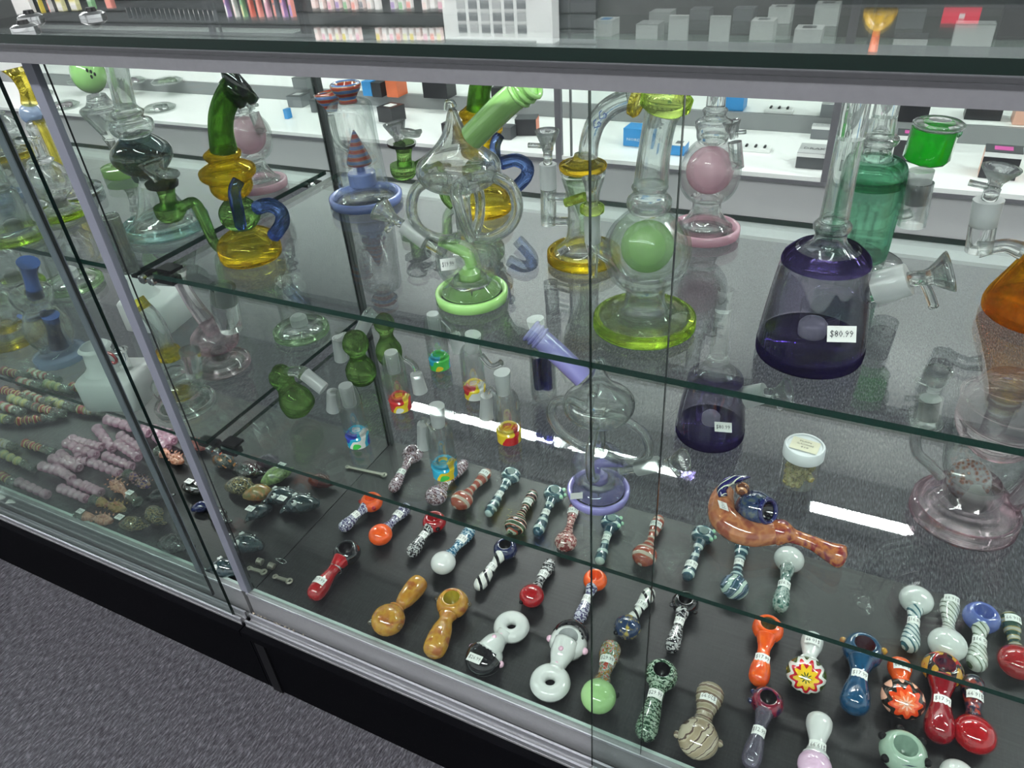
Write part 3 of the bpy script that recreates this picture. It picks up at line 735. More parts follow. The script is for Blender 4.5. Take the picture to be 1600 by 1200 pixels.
# ---- 10 orange bubbler at the right edge
t, P = bubbler(1622, 492, Z1, 'orange glass cone bubbler at the right edge of the upper shelf')
LT(t, 'body', P, 492, [(0, 70), (3, 79), (20, 80), (50, 66), (90, 48), (120, 36), (150, 26)], ORANGE_G, wall=.003)
LT(t, 'base', P, 492, [(0, 66), (2, 77), (14, 78), (20, 70)], ORANGE_G, sm=0)
LT(t, 'neck', P, 492, [(148, 24), (160, 28), (170, 22), (300, 20)], CLR, wall=.002)
TB(t, 'joint_arm', P, [(1598, 392), (1575, 384), (1552, 386), (1530, 388)], [14, 11, 11, 15], CLR, 12)
TB(t, 'joint_tube', P, [(1529, 392), (1536, 350)], 19, CLR, 16, m=1)
TB(t, 'frosted_joint', P, [(1536, 352), (1545, 312)], [19, 21], FROST, 16, m=1)
bowl(t, P, (1553, 292), (1566, 262), 9, 27, handle=[(1544, 292), (1514, 285)], hr=5, stem=([(1545, 312), (1552, 294)], 11))

# ================= left case, upper shelf
t, P = bubbler(262, 356, Z1, 'clear bubbler with a slate teal funnel body and pale teal base, left case')
RING(t, P, 356, 65, 14, TEAL_L)
LT(t, 'body', P, 356, [(16, 46), (30, 36), (60, 24), (80, 16)], CLR, wall=.002)
LT(t, 'funnel_body', P, 356, [(78, 12), (90, 30), (108, 45), (124, 44), (138, 30), (144, 22)], TEAL_D)
TB(t, 'horn', P, [(232, 262), (205, 240), (178, 226)], [30, 20, 3], TEAL_D, 16)
LT(t, 'neck_rings', P, 356, [(142, 20), (150, 30), (158, 33), (166, 32), (172, 22), (180, 26), (186, 20), (192, 17)], CLR, wall=.002)
TB(t, 'neck', P, [(196, 166), (190, 140), (182, 100), (180, 60)], 15, CLR, 16, wall=.002)
t, P = bubbler(196, 272, Z1, 'clear bubbler with a seeded light green melon head and milky green base, left case rear')
LT(t, 'base', P, 272, [(0, 30), (2, 32), (14, 32), (16, 24)], SLIME_T, sm=0)
LT(t, 'stem', P, 272, [(14, 20), (24, 10), (42, 9), (58, 14)], CLR)
LT(t, 'cone', P, 272, [(56, 10), (72, 18), (96, 30), (104, 31), (110, 20), (124, 14)], CLR, wall=.002)
mk('melon_head', ball(PT(P, [(138, 116)])[0], 24 * mpp(P), 22, 1.1), SLIME, t)
for q in ((128, 114), (133, 118), (142, 112), (143, 120), (148, 116), (136, 110)):
    a = Vector(PT(P, [q])[0]); cc = Vector(PT(P, [(138, 116)])[0]); d = (CAM - P - cc).normalized()
    e = (a - cc); e = (e + d * sqrt(max(0, (24 * mpp(P) * 1.02) ** 2 - e.length ** 2))); mk('seed', ball(cc + e, .0016, 8, 1.6), BLACK, t)
t, P = bubbler(112, 306, Z1, 'clear bubbler with a curved amber neck, blue ball and long amber stem, left case')
LT(t, 'base', P, 306, [(0, 44), (2, 47), (10, 47), (13, 38)], CLR, sm=0)
LT(t, 'body', P, 306, [(12, 38), (40, 24), (80, 18), (110, 24), (122, 14)], CLR, wall=.002)
TB(t, 'amber_stem', P, [(62, 192), (78, 225), (102, 284)], [6, 6, 6], AMBER, 12)
mk('blue_ball', ball(PT(P, [(48, 178)])[0], 15 * mpp(P), 18), PBLUE, t)
TB(t, 'amber_neck', P, [(46, 162), (40, 140), (30, 118), (24, 106)], [11, 9, 12, 19], AMBER, 16, cap=False)
t, P = bubbler(205, 425, Z1, 'hollow clear glass tube standing at the front corner of the left upper shelf', 'tube', 'glass_tube')
p2 = Vector(PT(P, [(205, 421)])[0])
mk('tube_wall', tube([(0, 0, .001), (0, 0, zat(P, 338))], 14 * mpp(P), 20, False, 1), CLR, t)
mk('tube_bore', tube([(0, 0, .001), (0, 0, zat(P, 338))], 9.5 * mpp(P), 18, False, 1), glass('bore_frost', (0.8, 0.8, 0.8), (0.6, 0.6, 0.6), milk=0.30, milkc=(0.6, 0.58, 0.6)), t)
mk('rim', torus((0, 0, zat(P, 338)), 12 * mpp(P), 2 * mpp(P), n=20), CLR, t)
mk('rim', torus((0, 0, .0026), 12 * mpp(P), 2 * mpp(P), n=20), CLR, t)

def simple_rig(u, v, z, label, hb, hgt, basemat, bodymat, shape='ball', neck=True, tint=None):
    t, P = bubbler(u, v, z, label)
    RING(t, P, v, hb, 9, basemat)
    if shape == 'ball':
        LT(t, 'body', P, v, [(10, hb * .7), (18, hb * .35), (26, hb * .4), (.35 * hgt, hb * .8), (.5 * hgt, hb * .85), (.62 * hgt, hb * .6), (.7 * hgt, hb * .32)], bodymat, wall=.002)
    elif shape == 'can':
        LT(t, 'body', P, v, [(10, hb * .8), (20, hb * .62), (.5 * hgt, hb * .6), (.62 * hgt, hb * .55), (.7 * hgt, hb * .3)], bodymat, wall=.002)
    else:
        LT(t, 'body', P, v, [(10, hb * .85), (.3 * hgt, hb * .6), (.55 * hgt, hb * .4), (.7 * hgt, hb * .3)], bodymat, wall=.002)
    if neck:
        LT(t, 'neck_ring', P, v, [(.66 * hgt, hb * .3), (.71 * hgt, hb * .5), (.75 * hgt, hb * .3)], bodymat)
        LT(t, 'neck', P, v, [(.74 * hgt, hb * .28), (.98 * hgt, hb * .26), (hgt, hb * .36)], bodymat, wall=.0015)
    LT(t, 'percolator', P, v, [(14, hb * .3), (24, hb * .3), (28, hb * .18)], tint or FROST, sm=0)
    return t, P
simple_rig(30, 372, Z1, 'clear bubbler with a lime base at the far left of the upper shelf, left case', 45, 110, LIME, CLR, 'can')
simple_rig(100, 336, Z1, 'clear bubbler with a lime ringed base behind the blue mushroom neck, left case', 40, 120, LIME, CLR, 'ball')
simple_rig(5, 312, Z1, 'short clear bubbler with blue and green dots at the left edge of the upper shelf', 32, 90, PBLUE, CLR, 'can', tint=SLIME)
simple_rig(20, 245, Z1, 'clear bubbler with an amber base at the left edge, rear of the upper shelf', 34, 95, AMBER, CLR, 'ball')
# ================= lower shelf, right case: ash catchers
def capmat(nm, cols):
    return pattern('silicone_' + nm, 'patch', cols, 0.9)
CW = (0.80, 0.80, 0.78); CRd = (0.60, 0.02, 0.02); CY = (0.85, 0.62, 0.02); CG = (0.06, 0.55, 0.08); CBl = (0.03, 0.05, 0.45); CT = (0.02, 0.40, 0.62)
def catcher(u, v, hw, vt, cols, nm, label, arm, joint=None, up=None, arm_r=5):
    """reclaim catcher: clear bottle on a silicone cap, side arm with a frosted joint"""
    P = at(u, v, Z2); t = thing('ash_catcher', label, 'ash catcher', P, 0, 'ash catchers with silicone caps')
    M = capmat(nm, cols); H = v - vt; k = mpp(P)
    LT(t, 'silicone_cap', P, v, [(0, hw * .86), (1, hw * .96), (15, hw * .98), (17, hw * .86), (17, hw * .5), (14, hw * .45)], M, sm=0)
    mk('dish_ring', torus((0, 0, zat(P, v - 19)), hw * .62 * k, hw * .13 * k, n=22), M, t)
    LT(t, 'bottle', P, v, [(15, hw * .92), (20, hw), (H * .5, hw), (H * .8, hw), (H * .93, hw * .85), (H, hw * .55)], CLT, wall=.0015)
    if arm: TB(t, 'side_arm', P, arm, arm_r, CLR, 12)
    if joint: TB(t, 'frosted_joint', P, joint, [9, 11], FROST, 16, m=1)
    if up: TB(t, 'top_joint', P, up, [10, 12], FROST, 16, m=1)
    else: TB(t, 'socket', P, [(arm0(P, v, H + 2)), (arm0(P, v, H - 28))], hw * .55, FROST, 16, m=1)
    return t
def arm0(P, v, dv):
    z = zat(P, v - dv); a, b = proj(P + Vector((0, 0, z))); return (a, b)
catcher(561, 692, 19, 604, [CBl, CT, CW, CG], 'blue', 'clear ash catcher with a blue, white and green silicone cap', [(540, 618), (522, 612), (519, 625)], [(520, 612), (521, 640)])
catcher(627, 637, 18, 552, [CRd, CRd, CY, CW], 'red', 'clear ash catcher with red, yellow and white cap, right of the blue capped one', [(632, 560), (648, 572), (652, 590)], [(650, 584), (657, 612)])
catcher(688, 573, 17, 492, [CT, CG, CG, CY], 'teal', 'clear ash catcher with a bright green, teal and yellow cap, rear row', [(692, 498), (708, 515), (712, 530)], [(709, 522), (719, 548)])
catcher(743, 618, 18, 540, [CRd, CY, CW, CW], 'white', 'clear ash catcher with a mostly white cap with red and yellow, middle of the group', [(752, 555), (768, 572), (783, 566)], [(788, 600), (786, 580)], up=[(737, 548), (739, 522)])
catcher(796, 686, 20, 612, [CY, CY, CRd, CRd], 'yellow', 'clear ash catcher with a red and yellow cap, rightmost of the silicone capped ones', [(780, 622), (766, 608), (760, 622)], [(760, 618), (760, 652)], up=[(787, 614), (784, 582)])
catcher(696, 740, 21, 662, [CT, CT, CY, CG], 'sky', 'clear ash catcher with a sky blue, yellow and green cap, nearest the shelf edge', [(678, 672), (664, 655), (661, 668)], [(661, 662), (663, 698)], up=[(685, 664), (682, 634)])
# deep blue one
t, P = bubbler(850, 622, Z2, 'clear ash catcher with deep blue tubes inside, beside the violet mouth tube', 'ash catcher', 'ash_catcher')
LT(t, 'bottle', P, 622, [(0, 12), (3, 18), (12, 20), (50, 20), (80, 18), (92, 12), (98, 8)], CLT, wall=.0015)
TB(t, 'blue_tube', P, [(843, 606), (838, 556)], 8, NAVYG, 12, m=1)
TB(t, 'blue_tube', P, [(856, 606), (852, 556)], 8, NAVYG, 12, m=1)
TB(t, 'socket', P, [(843, 532), (836, 498)], [9, 13], FROST, 16, m=1)
TB(t, 'side_arm', P, [(858, 548), (874, 552), (884, 568)], 7, CLR, 12)
TB(t, 'frosted_joint', P, [(880, 562), (892, 592)], 11, FROST, 16, m=1)
# green gourd shaped ones
def gourd(u, v, label, path, radii, jt, fr, rest=0.0):
    t, P = bubbler(u, v, Z2, label, 'ash catcher', 'gourd_ash_catcher', 'green gourd ash catchers')
    t['group'] = 'green gourd ash catchers'
    TB(t, 'gourd', P, path, radii, GREEN, 22)
    TB(t, 'clear_elbow', P, jt[0], jt[1], CLR, 14)
    TB(t, 'frosted_joint', P, fr, 10, FROST, 16, m=1)
    return t
gourd(462, 652, 'dark green gourd ash catcher leaning left, nearest the post', [(429, 572), (434, 578), (440, 590), (448, 604), (460, 622), (472, 640), (478, 648)], [4, 14, 19, 15, 25, 23, 6], ([(440, 582), (462, 580), (474, 584)], [6, 8, 12]), [(476, 584), (506, 608)])
gourd(566, 600, 'green gourd ash catcher with two stacked bulbs, in the middle of the three', [(553, 519), (554, 524), (556, 540), (559, 556), (563, 575), (566, 592), (567, 599)], [4, 15, 20, 12, 23, 20, 6], ([(545, 540), (536, 532), (531, 524)], [5, 8, 11]), [(529, 528), (533, 562)])
gourd(610, 570, 'green gourd ash catcher farthest back, partly behind the shelf edge', [(596, 490), (598, 496), (601, 508), (604, 524), (607, 545), (610, 562), (611, 568)], [4, 12, 16, 10, 20, 17, 5], ([(592, 500), (582, 492), (574, 488)], [5, 7, 10]), [(577, 492), (562, 522)])

# ---- clear pink rig, right side of the lower shelf
t, P = bubbler(1503, 806, Z2, 'large clear and pink bubbler with a speckled glass disc, right end of the lower shelf')
RING(t, P, 806, 76, 18, PINKG)
LT(t, 'dome', P, 806, [(16, 72), (26, 66), (36, 56), (46, 44), (56, 36)], PINKG, wall=.002)
LT(t, 'percolator', P, 806, [(22, 26), (26, 30), (38, 30), (44, 20), (52, 8)], FROST)
a = PT(P, [(1514, 750)])[0]; k = mpp(P)
mk('speckled_disc', lathe([(-.002, 0), (-.002, 31 * k), (.001, 33 * k), (.003, 30 * k), (.003, 0)], 28, a, (.25, -.75, .62)), pattern('speckled_glass', 'cells', [(0.03, 0.03, 0.08), (0.40, 0.12, 0.05), (0.34, 0.32, 0.34), (0.45, 0.42, 0.44)], 0.8, 0.35), t)
LT(t, 'body', P, 806, [(56, 36), (70, 52), (100, 60), (130, 60), (142, 50)], CLR2, wall=.002)
TB(t, 'left_arm', P, [(1470, 745), (1455, 728), (1434, 708), (1430, 684), (1434, 662)], 8, CLR, 12, wall=.0018)
TB(t, 'joint_tube', P, [(1447, 662), (1453, 622)], 18, CLR, 18, wall=.002, m=1)
TB(t, 'frosted_joint', P, [(1449, 652), (1454, 622)], 14, FROST, 16, m=1)
mk('joint_ring', torus(PT(P, [(1447, 660)])[0], 20 * k, 4 * k, n=22), CLR, t)
bowl(t, P, (1458, 612), (1466, 580), 9, 20, handle=[(1452, 602), (1430, 592)], hr=4)
TB(t, 'upper_body', P, [(1560, 700), (1566, 668), (1572, 630), (1580, 590)], [36, 58, 56, 30], PINKG, 24)
for q in ((1568, 656, 58), (1573, 628, 57)):
    mk('pink_ring', torus(PT(P, [q[:2]])[0], q[2] * k, 2.6 * k, (.1, 0, 1), 30), PINKG, t)
TB(t, 'mouth_arm', P, [(1575, 800), (1600, 770), (1640, 730)], 12, PINKG, 14)
# ---- specimen jar
t = thing('specimen_jar', 'small clear jar with white screw lid and cream label, on the lower shelf', 'jar', at(1246, 752, Z2)); P = t.location
LT(t, 'jar_body', P, 752, [(0, 24), (2, 27), (30, 28), (44, 29)], glass('jar_plastic', (0.85, 0.87, 0.86), (0.6, 0.62, 0.62), milk=.18, milkc=(.7, .72, .7)), sm=0)
k = mpp(P)
mk('dried_herb', join(*[ball((rnd.uniform(-.013, .013), rnd.uniform(-.013, .013), .004 + rnd.uniform(0, .016)), rnd.uniform(.004, .006), 7, 1, 5) for _ in range(34)]), pattern('herb', 'speck', [(0.20, 0.16, 0.05), (0.45, 0.38, 0.14), (0.30, 0.30, 0.10)], 1.5), t)['kind'] = 'stuff'
LT(t, 'lid', P, 752, [(41, 29), (42, 31), (55, 31), (57, 29), (57, 27), (55, 26)], solid('white_lid', (0.62, 0.64, 0.66), rough=0.35), sm=0)
zz = zat(P, 752 - 56) + .0003
lb = mk('label', quad((0, 0, zz), (.97, -.1, 0), (.1, .97, 0), .029, .021), solid('cream_label', (0.66, 0.62, 0.48), rough=.7), t, sm=False)
for i, s in enumerate(('PLAIN', 'GLASSWARE', '$28')):
    mk('lettering', flat_text(s, (0, .0055 - i * .005, zz + .0004), (.97, -.1, 0), (.1, .97, 0), (.012, .018, .008)[i], .0026), INK, lb, sm=False)

# ---- horned pipe lying on the lower shelf
t = thing('horned_pipe', 'large amber and red pipe with navy bowl and striped horn, on the lower shelf', 'pipe', at(1175, 835, Z2)); P = t.location
k = mpp(P)
AMB2 = pattern('fumed_amber', 'speck', [(0.34, 0.11, 0.05), (0.44, 0.18, 0.08), (0.26, 0.07, 0.04)], .25)
RED2 = pattern('fumed_red_glass', 'speck', [(0.22, 0.03, 0.03), (0.44, 0.16, 0.05), (0.18, 0.035, 0.05)], .35)
def HP(uv):  # points in the shelf-parallel plane a little above the shelf
    return [tuple(at(a, b, Z2 + h) - P) for a, b, h in uv]
mk('animal_body', tube(HP([(1134, 764, .030), (1128, 782, .026), (1130, 806, .022), (1150, 826, .020), (1180, 834, .018), (1215, 832, .016)]), [14 * k, 20 * k, 23 * k, 22 * k, 20 * k, 18 * k], 18), AMB2, t)
mk('handle', tube(HP([(1210, 832, .016), (1222, 832, .018), (1240, 838, .015), (1268, 848, .014), (1296, 862, .014), (1315, 870, .014), (1323, 873, .014)]), [19 * k, 20 * k, 12 * k, 11 * k, 15 * k, 18 * k, 8 * k], 18), RED2, t)
bc = Vector(HP([(1180, 796, .030)])[0]); NAVYP = pattern('navy_worked', 'speck', [(0.006, 0.012, 0.05), (0.02, 0.04, 0.10), (0.06, 0.08, 0.08)], .6)
ax = Vector((.75, -.35, .45)).normalized(); R = 30 * k
mk('bowl_head', lathe([(-R * cos(pi * i / 12 * .8), R * sin(pi * i / 12 * .8)) for i in range(13)], 26, bc, ax), NAVYP, t)
mk('bowl_rim', torus(bc + ax * R * .80, R * .60, R * .13, ax, 26), solid('bowl_blue', (0.01, 0.014, 0.09), rough=.1, coat=1), t)
mk('bowl', lathe([(R * .80, R * .56), (R * .5, R * .45), (R * .3, 0)], 22, bc, ax), solid('bowl_black', (0.002, 0.002, 0.006), rough=.2, coat=1), t)
mk('horn', tube(HP([(1130, 776, .040), (1128, 764, .044), (1138, 752, .048), (1154, 748, .050), (1172, 745, .050)]), [7 * k, 7.5 * k, 7.5 * k, 6 * k, 1.5 * k], 14, m=6), pattern('horn_stripes', 'spiral', [(0.008, 0.008, 0.08), (0.008, 0.008, 0.08), (0.62, 0.66, 0.52), (0.008, 0.008, 0.08)], 1.0), t)
mk('head_marble', ball(HP([(1160, 764, .046)])[0], 11 * k, 16), pattern('marble_brown', 'petals', [(0.10, 0.03, 0.01), (0.42, 0.20, 0.08), (0.08, 0.03, 0.02)], 2.5), t)
tg = Vector(HP([(1130, 790, .046)])[0])
o = mk('price_tag', quad(tg, (-.28, .78, -.2), (-.7, -.1, .2), .016, .0095), PAPER, t, sm=False)
nn = Vector((-.28, .78, -.2)).cross(Vector((-.7, -.1, .2))).normalized(); sg = 1 if nn.dot(CAM - P - tg) > 0 else -1
mk('lettering', flat_text('$120.00', tg + nn * sg * .0004, (-.28, .78, -.2), (-.7, -.1, .2), .013, .0045), INK, o, sm=False)

# ================= left case, lower shelf
t, P = simple_rig(472, 520, Z2, 'clear bubbler with a pale green base, at the right rear of the left lower shelf', 43, 120, LGREEN, CLR2, 'can')
t, P = simple_rig(350, 572, Z2, 'clear and pink bubbler with a pink rimmed base, left lower shelf', 42, 95, PINKG, PINKG, 'ball', neck=False)
TB(t, 'mouth_arm', P, [(338, 520), (305, 478), (282, 440), (276, 420)], [14, 11, 10, 14], PINKG, 14)
TB(t, 'joint_cup', P, [(362, 515), (352, 480), (348, 448)], [16, 20, 18], CLR, 16)
TB(t, 'frosted_joint', P, [(352, 475), (348, 450)], 12, FROST, 14, m=1)
t, P = simple_rig(292, 634, Z2, 'clear bubbler with amber collar, bent neck and amber lip, front of the left lower shelf', 46, 80, CLR, CLR, 'ball', neck=False, tint=AMBER)
TB(t, 'neck', P, [(262, 552), (252, 520), (236, 494), (222, 480)], 12, CLR, 14, wall=.002)
TB(t, 'amber_lip', P, [(224, 484), (212, 468)], [13, 12], AMBER, 16, m=1)
TB(t, 'amber_collar', P, [(266, 558), (262, 546)], 17, AMBER, 18, m=1)
TB(t, 'joint_tube', P, [(304, 585), (296, 548)], [12, 15], CLR, 16, m=1)
MILK = glass('frosted_white', (0.8, 0.82, 0.82), (0.8, 0.82, 0.82), F0=.03, rough=.4, milk=.86, milkc=(0.82, 0.84, 0.84))
def rbox(hx, hy, h, r=.006):
    pr = []
    v, f = [], []
    ring = []
    for cx, cy, a0 in ((hx - r, hy - r, 0), (-hx + r, hy - r, 90), (-hx + r, -hy + r, 180), (hx - r, -hy + r, 270)):
        for k in range(5): a = radians(a0 + k * 22.5); ring.append((cx + r * cos(a), cy + r * sin(a)))
    lv = [(0, .9), (.003, 1), (h - .006, 1), (h - .002, .93), (h, .8)]
    for z, s in lv: v += [(x * s, y * s, z) for x, y in ring]
    n = len(ring)
    for i in range(len(lv) - 1):
        for k in range(n): f.append((i * n + k, i * n + (k + 1) % n, (i + 1) * n + (k + 1) % n, (i + 1) * n + k))
    f.append(tuple(range(n))[::-1]); f.append(tuple(range((len(lv) - 1) * n, len(lv) * n)))
    return v, f
t = thing('frosted_bottle', 'frosted white square bottle bubbler behind the door posts, left lower shelf', 'bubbler', at(196, 622, Z2), .35); P = t.location
mk('bottle_body', rbox(.043, .036, .050, .012), MILK, t)
mk('neck', lathe([(.048, .028), (.058, .020), (.082, .018), (.086, .022), (.09, .018)], 24, (-.012, 0, 0)), MILK, t)
mk('red_handle', torus((.022, -.02, .082), .009, .0022, (0.2, 1, .1), 20, 8), solid('red_rod', (0.22, 0.01, 0.01), rough=.1, coat=1), t)
mk('clear_joint', lathe([(.048, .008), (.075, .008), (.082, .012), (.083, .008)], 18, (.022, 0, 0)), CLR, t)
t = thing('frosted_bottle', 'frosted white square bottle bubbler farther back, seen below the corner clip', 'bubbler', at(252, 505, Z2), .2); P = t.location
mk('bottle_body', rbox(.045, .036, .055, .010), MILK, t)
mk('neck', lathe([(.053, .026), (.062, .019), (.088, .017), (.092, .021), (.095, .017)], 24, (-.01, 0, 0)), MILK, t)
# cobalt klein
t, P = bubbler(98, 560, Z2, 'clear bubbler with cobalt blue mouthpiece, cobalt percolator and pale blue base')
LT(t, 'base', P, 560, [(0, 36), (2, 39), (10, 39), (13, 32)], PBLUE, sm=0)
LT(t, 'body', P, 560, [(12, 30), (20, 24), (34, 32), (52, 34), (70, 26), (80, 22), (92, 30), (106, 30), (114, 16)], CLR, wall=.002)
TB(t, 'percolator', P, [(92, 540), (84, 515), (78, 492)], [14, 10, 13], BLUE_S, 16)
TB(t, 'mouthpiece', P, [(56, 462), (47, 430), (44, 410)], [12, 10, 15], BLUE_S, 16)
TB(t, 'side_arm', P, [(70, 490), (48, 498), (30, 494)], [7, 7, 4], BLUE_S, 12)
simple_rig(116, 446, Z2, 'clear bubbler with a bright green rim base at the rear of the left lower shelf', 44, 90, LGREEN, CLR2, 'can', neck=False)
simple_rig(22, 530, Z2, 'clear bubbler with an amber yellow ring and knob, left edge of the lower shelf', 44, 110, AMBER, CLR, 'ball', tint=AMBER)
simple_rig(30, 452, Z2, 'clear bubbler with a yellow green base, left edge, behind the cobalt one', 40, 90, LIME, CLR, 'can', neck=False)
# ================= pipes on the decks
def curved_tag(parent, x0, r, w, ln, txt, flip, roll=0.0, bodyr=None):
    n = 8; a = w / 2 / r; V, Fc = [], []
    for i in range(n + 1):
        th = -a + 2 * a * i / n + roll
        for x in (x0 - ln / 2, x0 + ln / 2): V.append((x, r * sin(th), r * cos(th)))
    for i in range(n): Fc.append((2 * i, 2 * i + 1, 2 * i + 3, 2 * i + 2))
    o = mk('price_tag', (V, Fc), PAPER, parent)
    v, f = text2d(txt); s = -1 if flip else 1; r2 = r + .0003
    V = []
    for p, q in v:
        th = s * p * w * .82 / r + roll; V.append((x0 - s * q * ln * .5, r2 * sin(th), r2 * cos(th)))
    mk('lettering', (V, f), INK, o, sm=False)

def spoon(label, h, tl, rh, head, body, z=ZD, bowl=True, bc=None, price_='$12.99', tag=0.5, flip=None, knobs=(), knobm=None, br=None, group='hand pipes on the right deck', neck=None, tagroll=0.0, hclear=None):
    """h: pixel of the head centre, tl: pixel of the mouth end, rh: head radius in pixels"""
    Hh = at(h[0], h[1], z + .012); T = at(tl[0], tl[1], z + .010)
    k = mpp(Hh); r = rh * k; b = (br or rh * .52) * k
    d = T - Hh; L = sqrt(d.x ** 2 + d.y ** 2); rz = atan2(d.y, d.x)
    t = thing('spoon_pipe', label, 'pipe', (Hh.x, Hh.y, z + .0003), rz, group)
    hz = r * .815; az = b * 1.10
    prf = neck or [(.16, 1.02, .95), (.26, .84, .80), (.36, .66, .6), (.46, .64, .45), (.58, .78, .3), (.74, 1.0, 0), (.88, 1.02, 0), (.96, .80, 0), (1.0, .45, 0)]
    pts = [(L * a, 0, az + (hz - az) * g) for a, _, g in prf]
    if pts[0][0] < r * .66: pts[0] = (min(r * .66, pts[1][0] * .9), 0, pts[0][2])
    mk('stem', tube(pts, [b * q for _, q, _ in prf], 16), body, t)
    if bowl:
        pr = [(-r * .80 * cos(pi / 2 * i / 6), r * sin(pi / 2 * i / 6)) for i in range(7)] + [(r * .30, r * .92), (r * .52, r * .74), (r * .60, r * .60), (r * .56, r * .50)]
        mk('bowl_head', lathe(pr, 24, (0, 0, hz)), head, t)
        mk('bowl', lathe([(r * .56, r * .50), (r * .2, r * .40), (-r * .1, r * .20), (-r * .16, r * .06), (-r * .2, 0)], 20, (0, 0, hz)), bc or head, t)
    else:
        mk('bowl_head', ball((0, 0, hz), r, 24, .80), head, t)
    for i, (ang, el) in enumerate(knobs):
        a = radians(ang); e = radians(el)
        mk('knob', ball((r * cos(a) * cos(e) * 1.0, r * sin(a) * cos(e) * 1.0, hz + r * .8 * sin(e)), r * .19, 10, 1, 8), knobm or BLACK, t)
    if price_:
        # radius of the stem under the tag
        ra = None
        for (a1, q1, g1), (a2, q2, g2) in zip(prf, prf[1:]):
            if a1 <= tag <= a2: u_ = (tag - a1) / (a2 - a1); ra = (q1 + (q2 - q1) * u_) * b; zc = az + (hz - az) * (g1 + (g2 - g1) * u_)
        if ra is None: ra = b; zc = az
        e = thing_part('tag_seat', t, (0, 0, 0)) if False else t
        w = .0205; ln = .0118
        f = (cos(rz) < 0 and -1 or 1)
        rightY = Vector((-sin(rz), cos(rz)))           # world direction of local +Y
        auto = rightY.x < 0
        fl = auto if not flip else (not auto)
        n = 8; rr = ra + .0007; a_ = min(1.15, w / 2 / rr); V, Fc = [], []
        roll = tagroll
        for i in range(n + 1):
            th = -a_ + 2 * a_ * i / n + roll
            for x in (L * tag - ln / 2, L * tag + ln / 2): V.append((x, rr * sin(th), zc + rr * cos(th)))
        for i in range(n): Fc.append((2 * i, 2 * i + 1, 2 * i + 3, 2 * i + 2))
        o = mk('price_tag', (V, Fc), PAPER, t)
        v, f_ = text2d(price_); s = -1 if fl else 1; V = []; r2 = rr + .0003
        for p, q in v:
            th = s * p * a_ * 1.65 + roll; V.append((L * tag - s * q * ln * .52, r2 * sin(th), zc + r2 * cos(th)))
        mk('lettering', (V, f_), INK, o, sm=False)
    return t

WH = (0.66, 0.67, 0.66); BK = (0.008, 0.008, 0.010); OR = (0.82, 0.10, 0.01); RD = (0.33, 0.006, 0.010)
sOR = solid('orange_opaque_glass', OR, rough=.08, coat=1, var=.15, vscale=90)
sRD = solid('red_opaque_glass', RD, rough=.08, coat=1, var=.15, vscale=90)
sWH = solid('white_opaque_glass', WH, rough=.08, coat=1)
sBK = solid('black_opaque_glass', BK, rough=.06, coat=1)
sNV = solid('navy_opaque_glass', (0.012, 0.018, 0.07), rough=.08, coat=1)
sBL = solid('denim_blue_glass', (0.085, 0.12, 0.38), rough=.1, coat=1)
sGR = solid('apple_green_glass', (0.40, 0.64, 0.27), rough=.1, coat=1)
sPK = solid('pale_pink_glass', (0.72, 0.48, 0.66), rough=.1, coat=1)
sMG = solid('pale_mint_glass', (0.30, 0.42, 0.33), rough=.1, coat=1)
sAM = pattern('fumed_caramel', 'speck', [(0.40, 0.16, 0.02), (0.50, 0.26, 0.03), (0.34, 0.10, 0.02)], .22)
sPE = pattern('peacock_blue', 'speck', [(0.005, 0.045, 0.11), (0.008, 0.07, 0.16)], .3)
NWB = pattern('net_white_on_black', 'net', [BK, (0.02, 0.02, 0.03), (0.42, 0.42, 0.42)], 1.0)
NWP = pattern('net_white_on_purple', 'net', [(0.05, 0.04, 0.10), (0.10, 0.09, 0.20), (0.46, 0.46, 0.54)], 1.0)
NBL = pattern('net_white_on_blue', 'net', [(0.01, 0.07, 0.14), (0.03, 0.18, 0.30), (0.40, 0.50, 0.56)], 1.0)
NRD = pattern('net_red', 'net', [(0.16, 0.012, 0.012), (0.30, 0.02, 0.02), (0.55, 0.35, 0.33)], .8)
NPU = pattern('net_plum', 'net', [(0.05, 0.02, 0.05), (0.22, 0.08, 0.06), (0.45, 0.35, 0.42)], 1.1)
NGR = pattern('net_green', 'net', [(0.01, 0.03, 0.015), (0.03, 0.10, 0.05), (0.26, 0.34, 0.26)], 1.2)
TW = pattern('twist_white_black', 'spiral', [WH, (0.70, 0.68, 0.58), WH, BK], .8)
TWT = pattern('twist_white_teal', 'spiral', [(0.62, 0.66, 0.66), (0.02, 0.08, 0.11), (0.03, 0.13, 0.17), (0.5, 0.55, 0.55)], .8)
TE = pattern('spiral_teal', 'rings', [(0.012, 0.055, 0.085), (0.015, 0.07, 0.10), (0.02, 0.09, 0.13), (0.42, 0.50, 0.50)], .85)
TEW = pattern('spiral_teal_wide', 'rings', [(0.012, 0.050, 0.075), (0.015, 0.06, 0.09), (0.02, 0.07, 0.11), (0.45, 0.52, 0.50)], .6)
ORR = pattern('spiral_orange', 'rings', [(0.30, 0.04, 0.02), (0.38, 0.07, 0.03), (0.34, 0.06, 0.03), (0.48, 0.38, 0.32)], .75)
RBW = pattern('spiral_red_black_white', 'rings', [BK, (0.45, 0.05, 0.03), (0.60, 0.60, 0.56), (0.05, 0.08, 0.05)], .8)
GRW = pattern('twist_green_white', 'spiral', [(0.58, 0.60, 0.56), (0.42, 0.45, 0.40), (0.05, 0.08, 0.03), (0.62, 0.64, 0.60)], .8)
GRY = pattern('rings_green_amber', 'rings', [(0.02, 0.06, 0.04), (0.03, 0.08, 0.06), (0.32, 0.22, 0.04), (0.36, 0.36, 0.30)], .75)
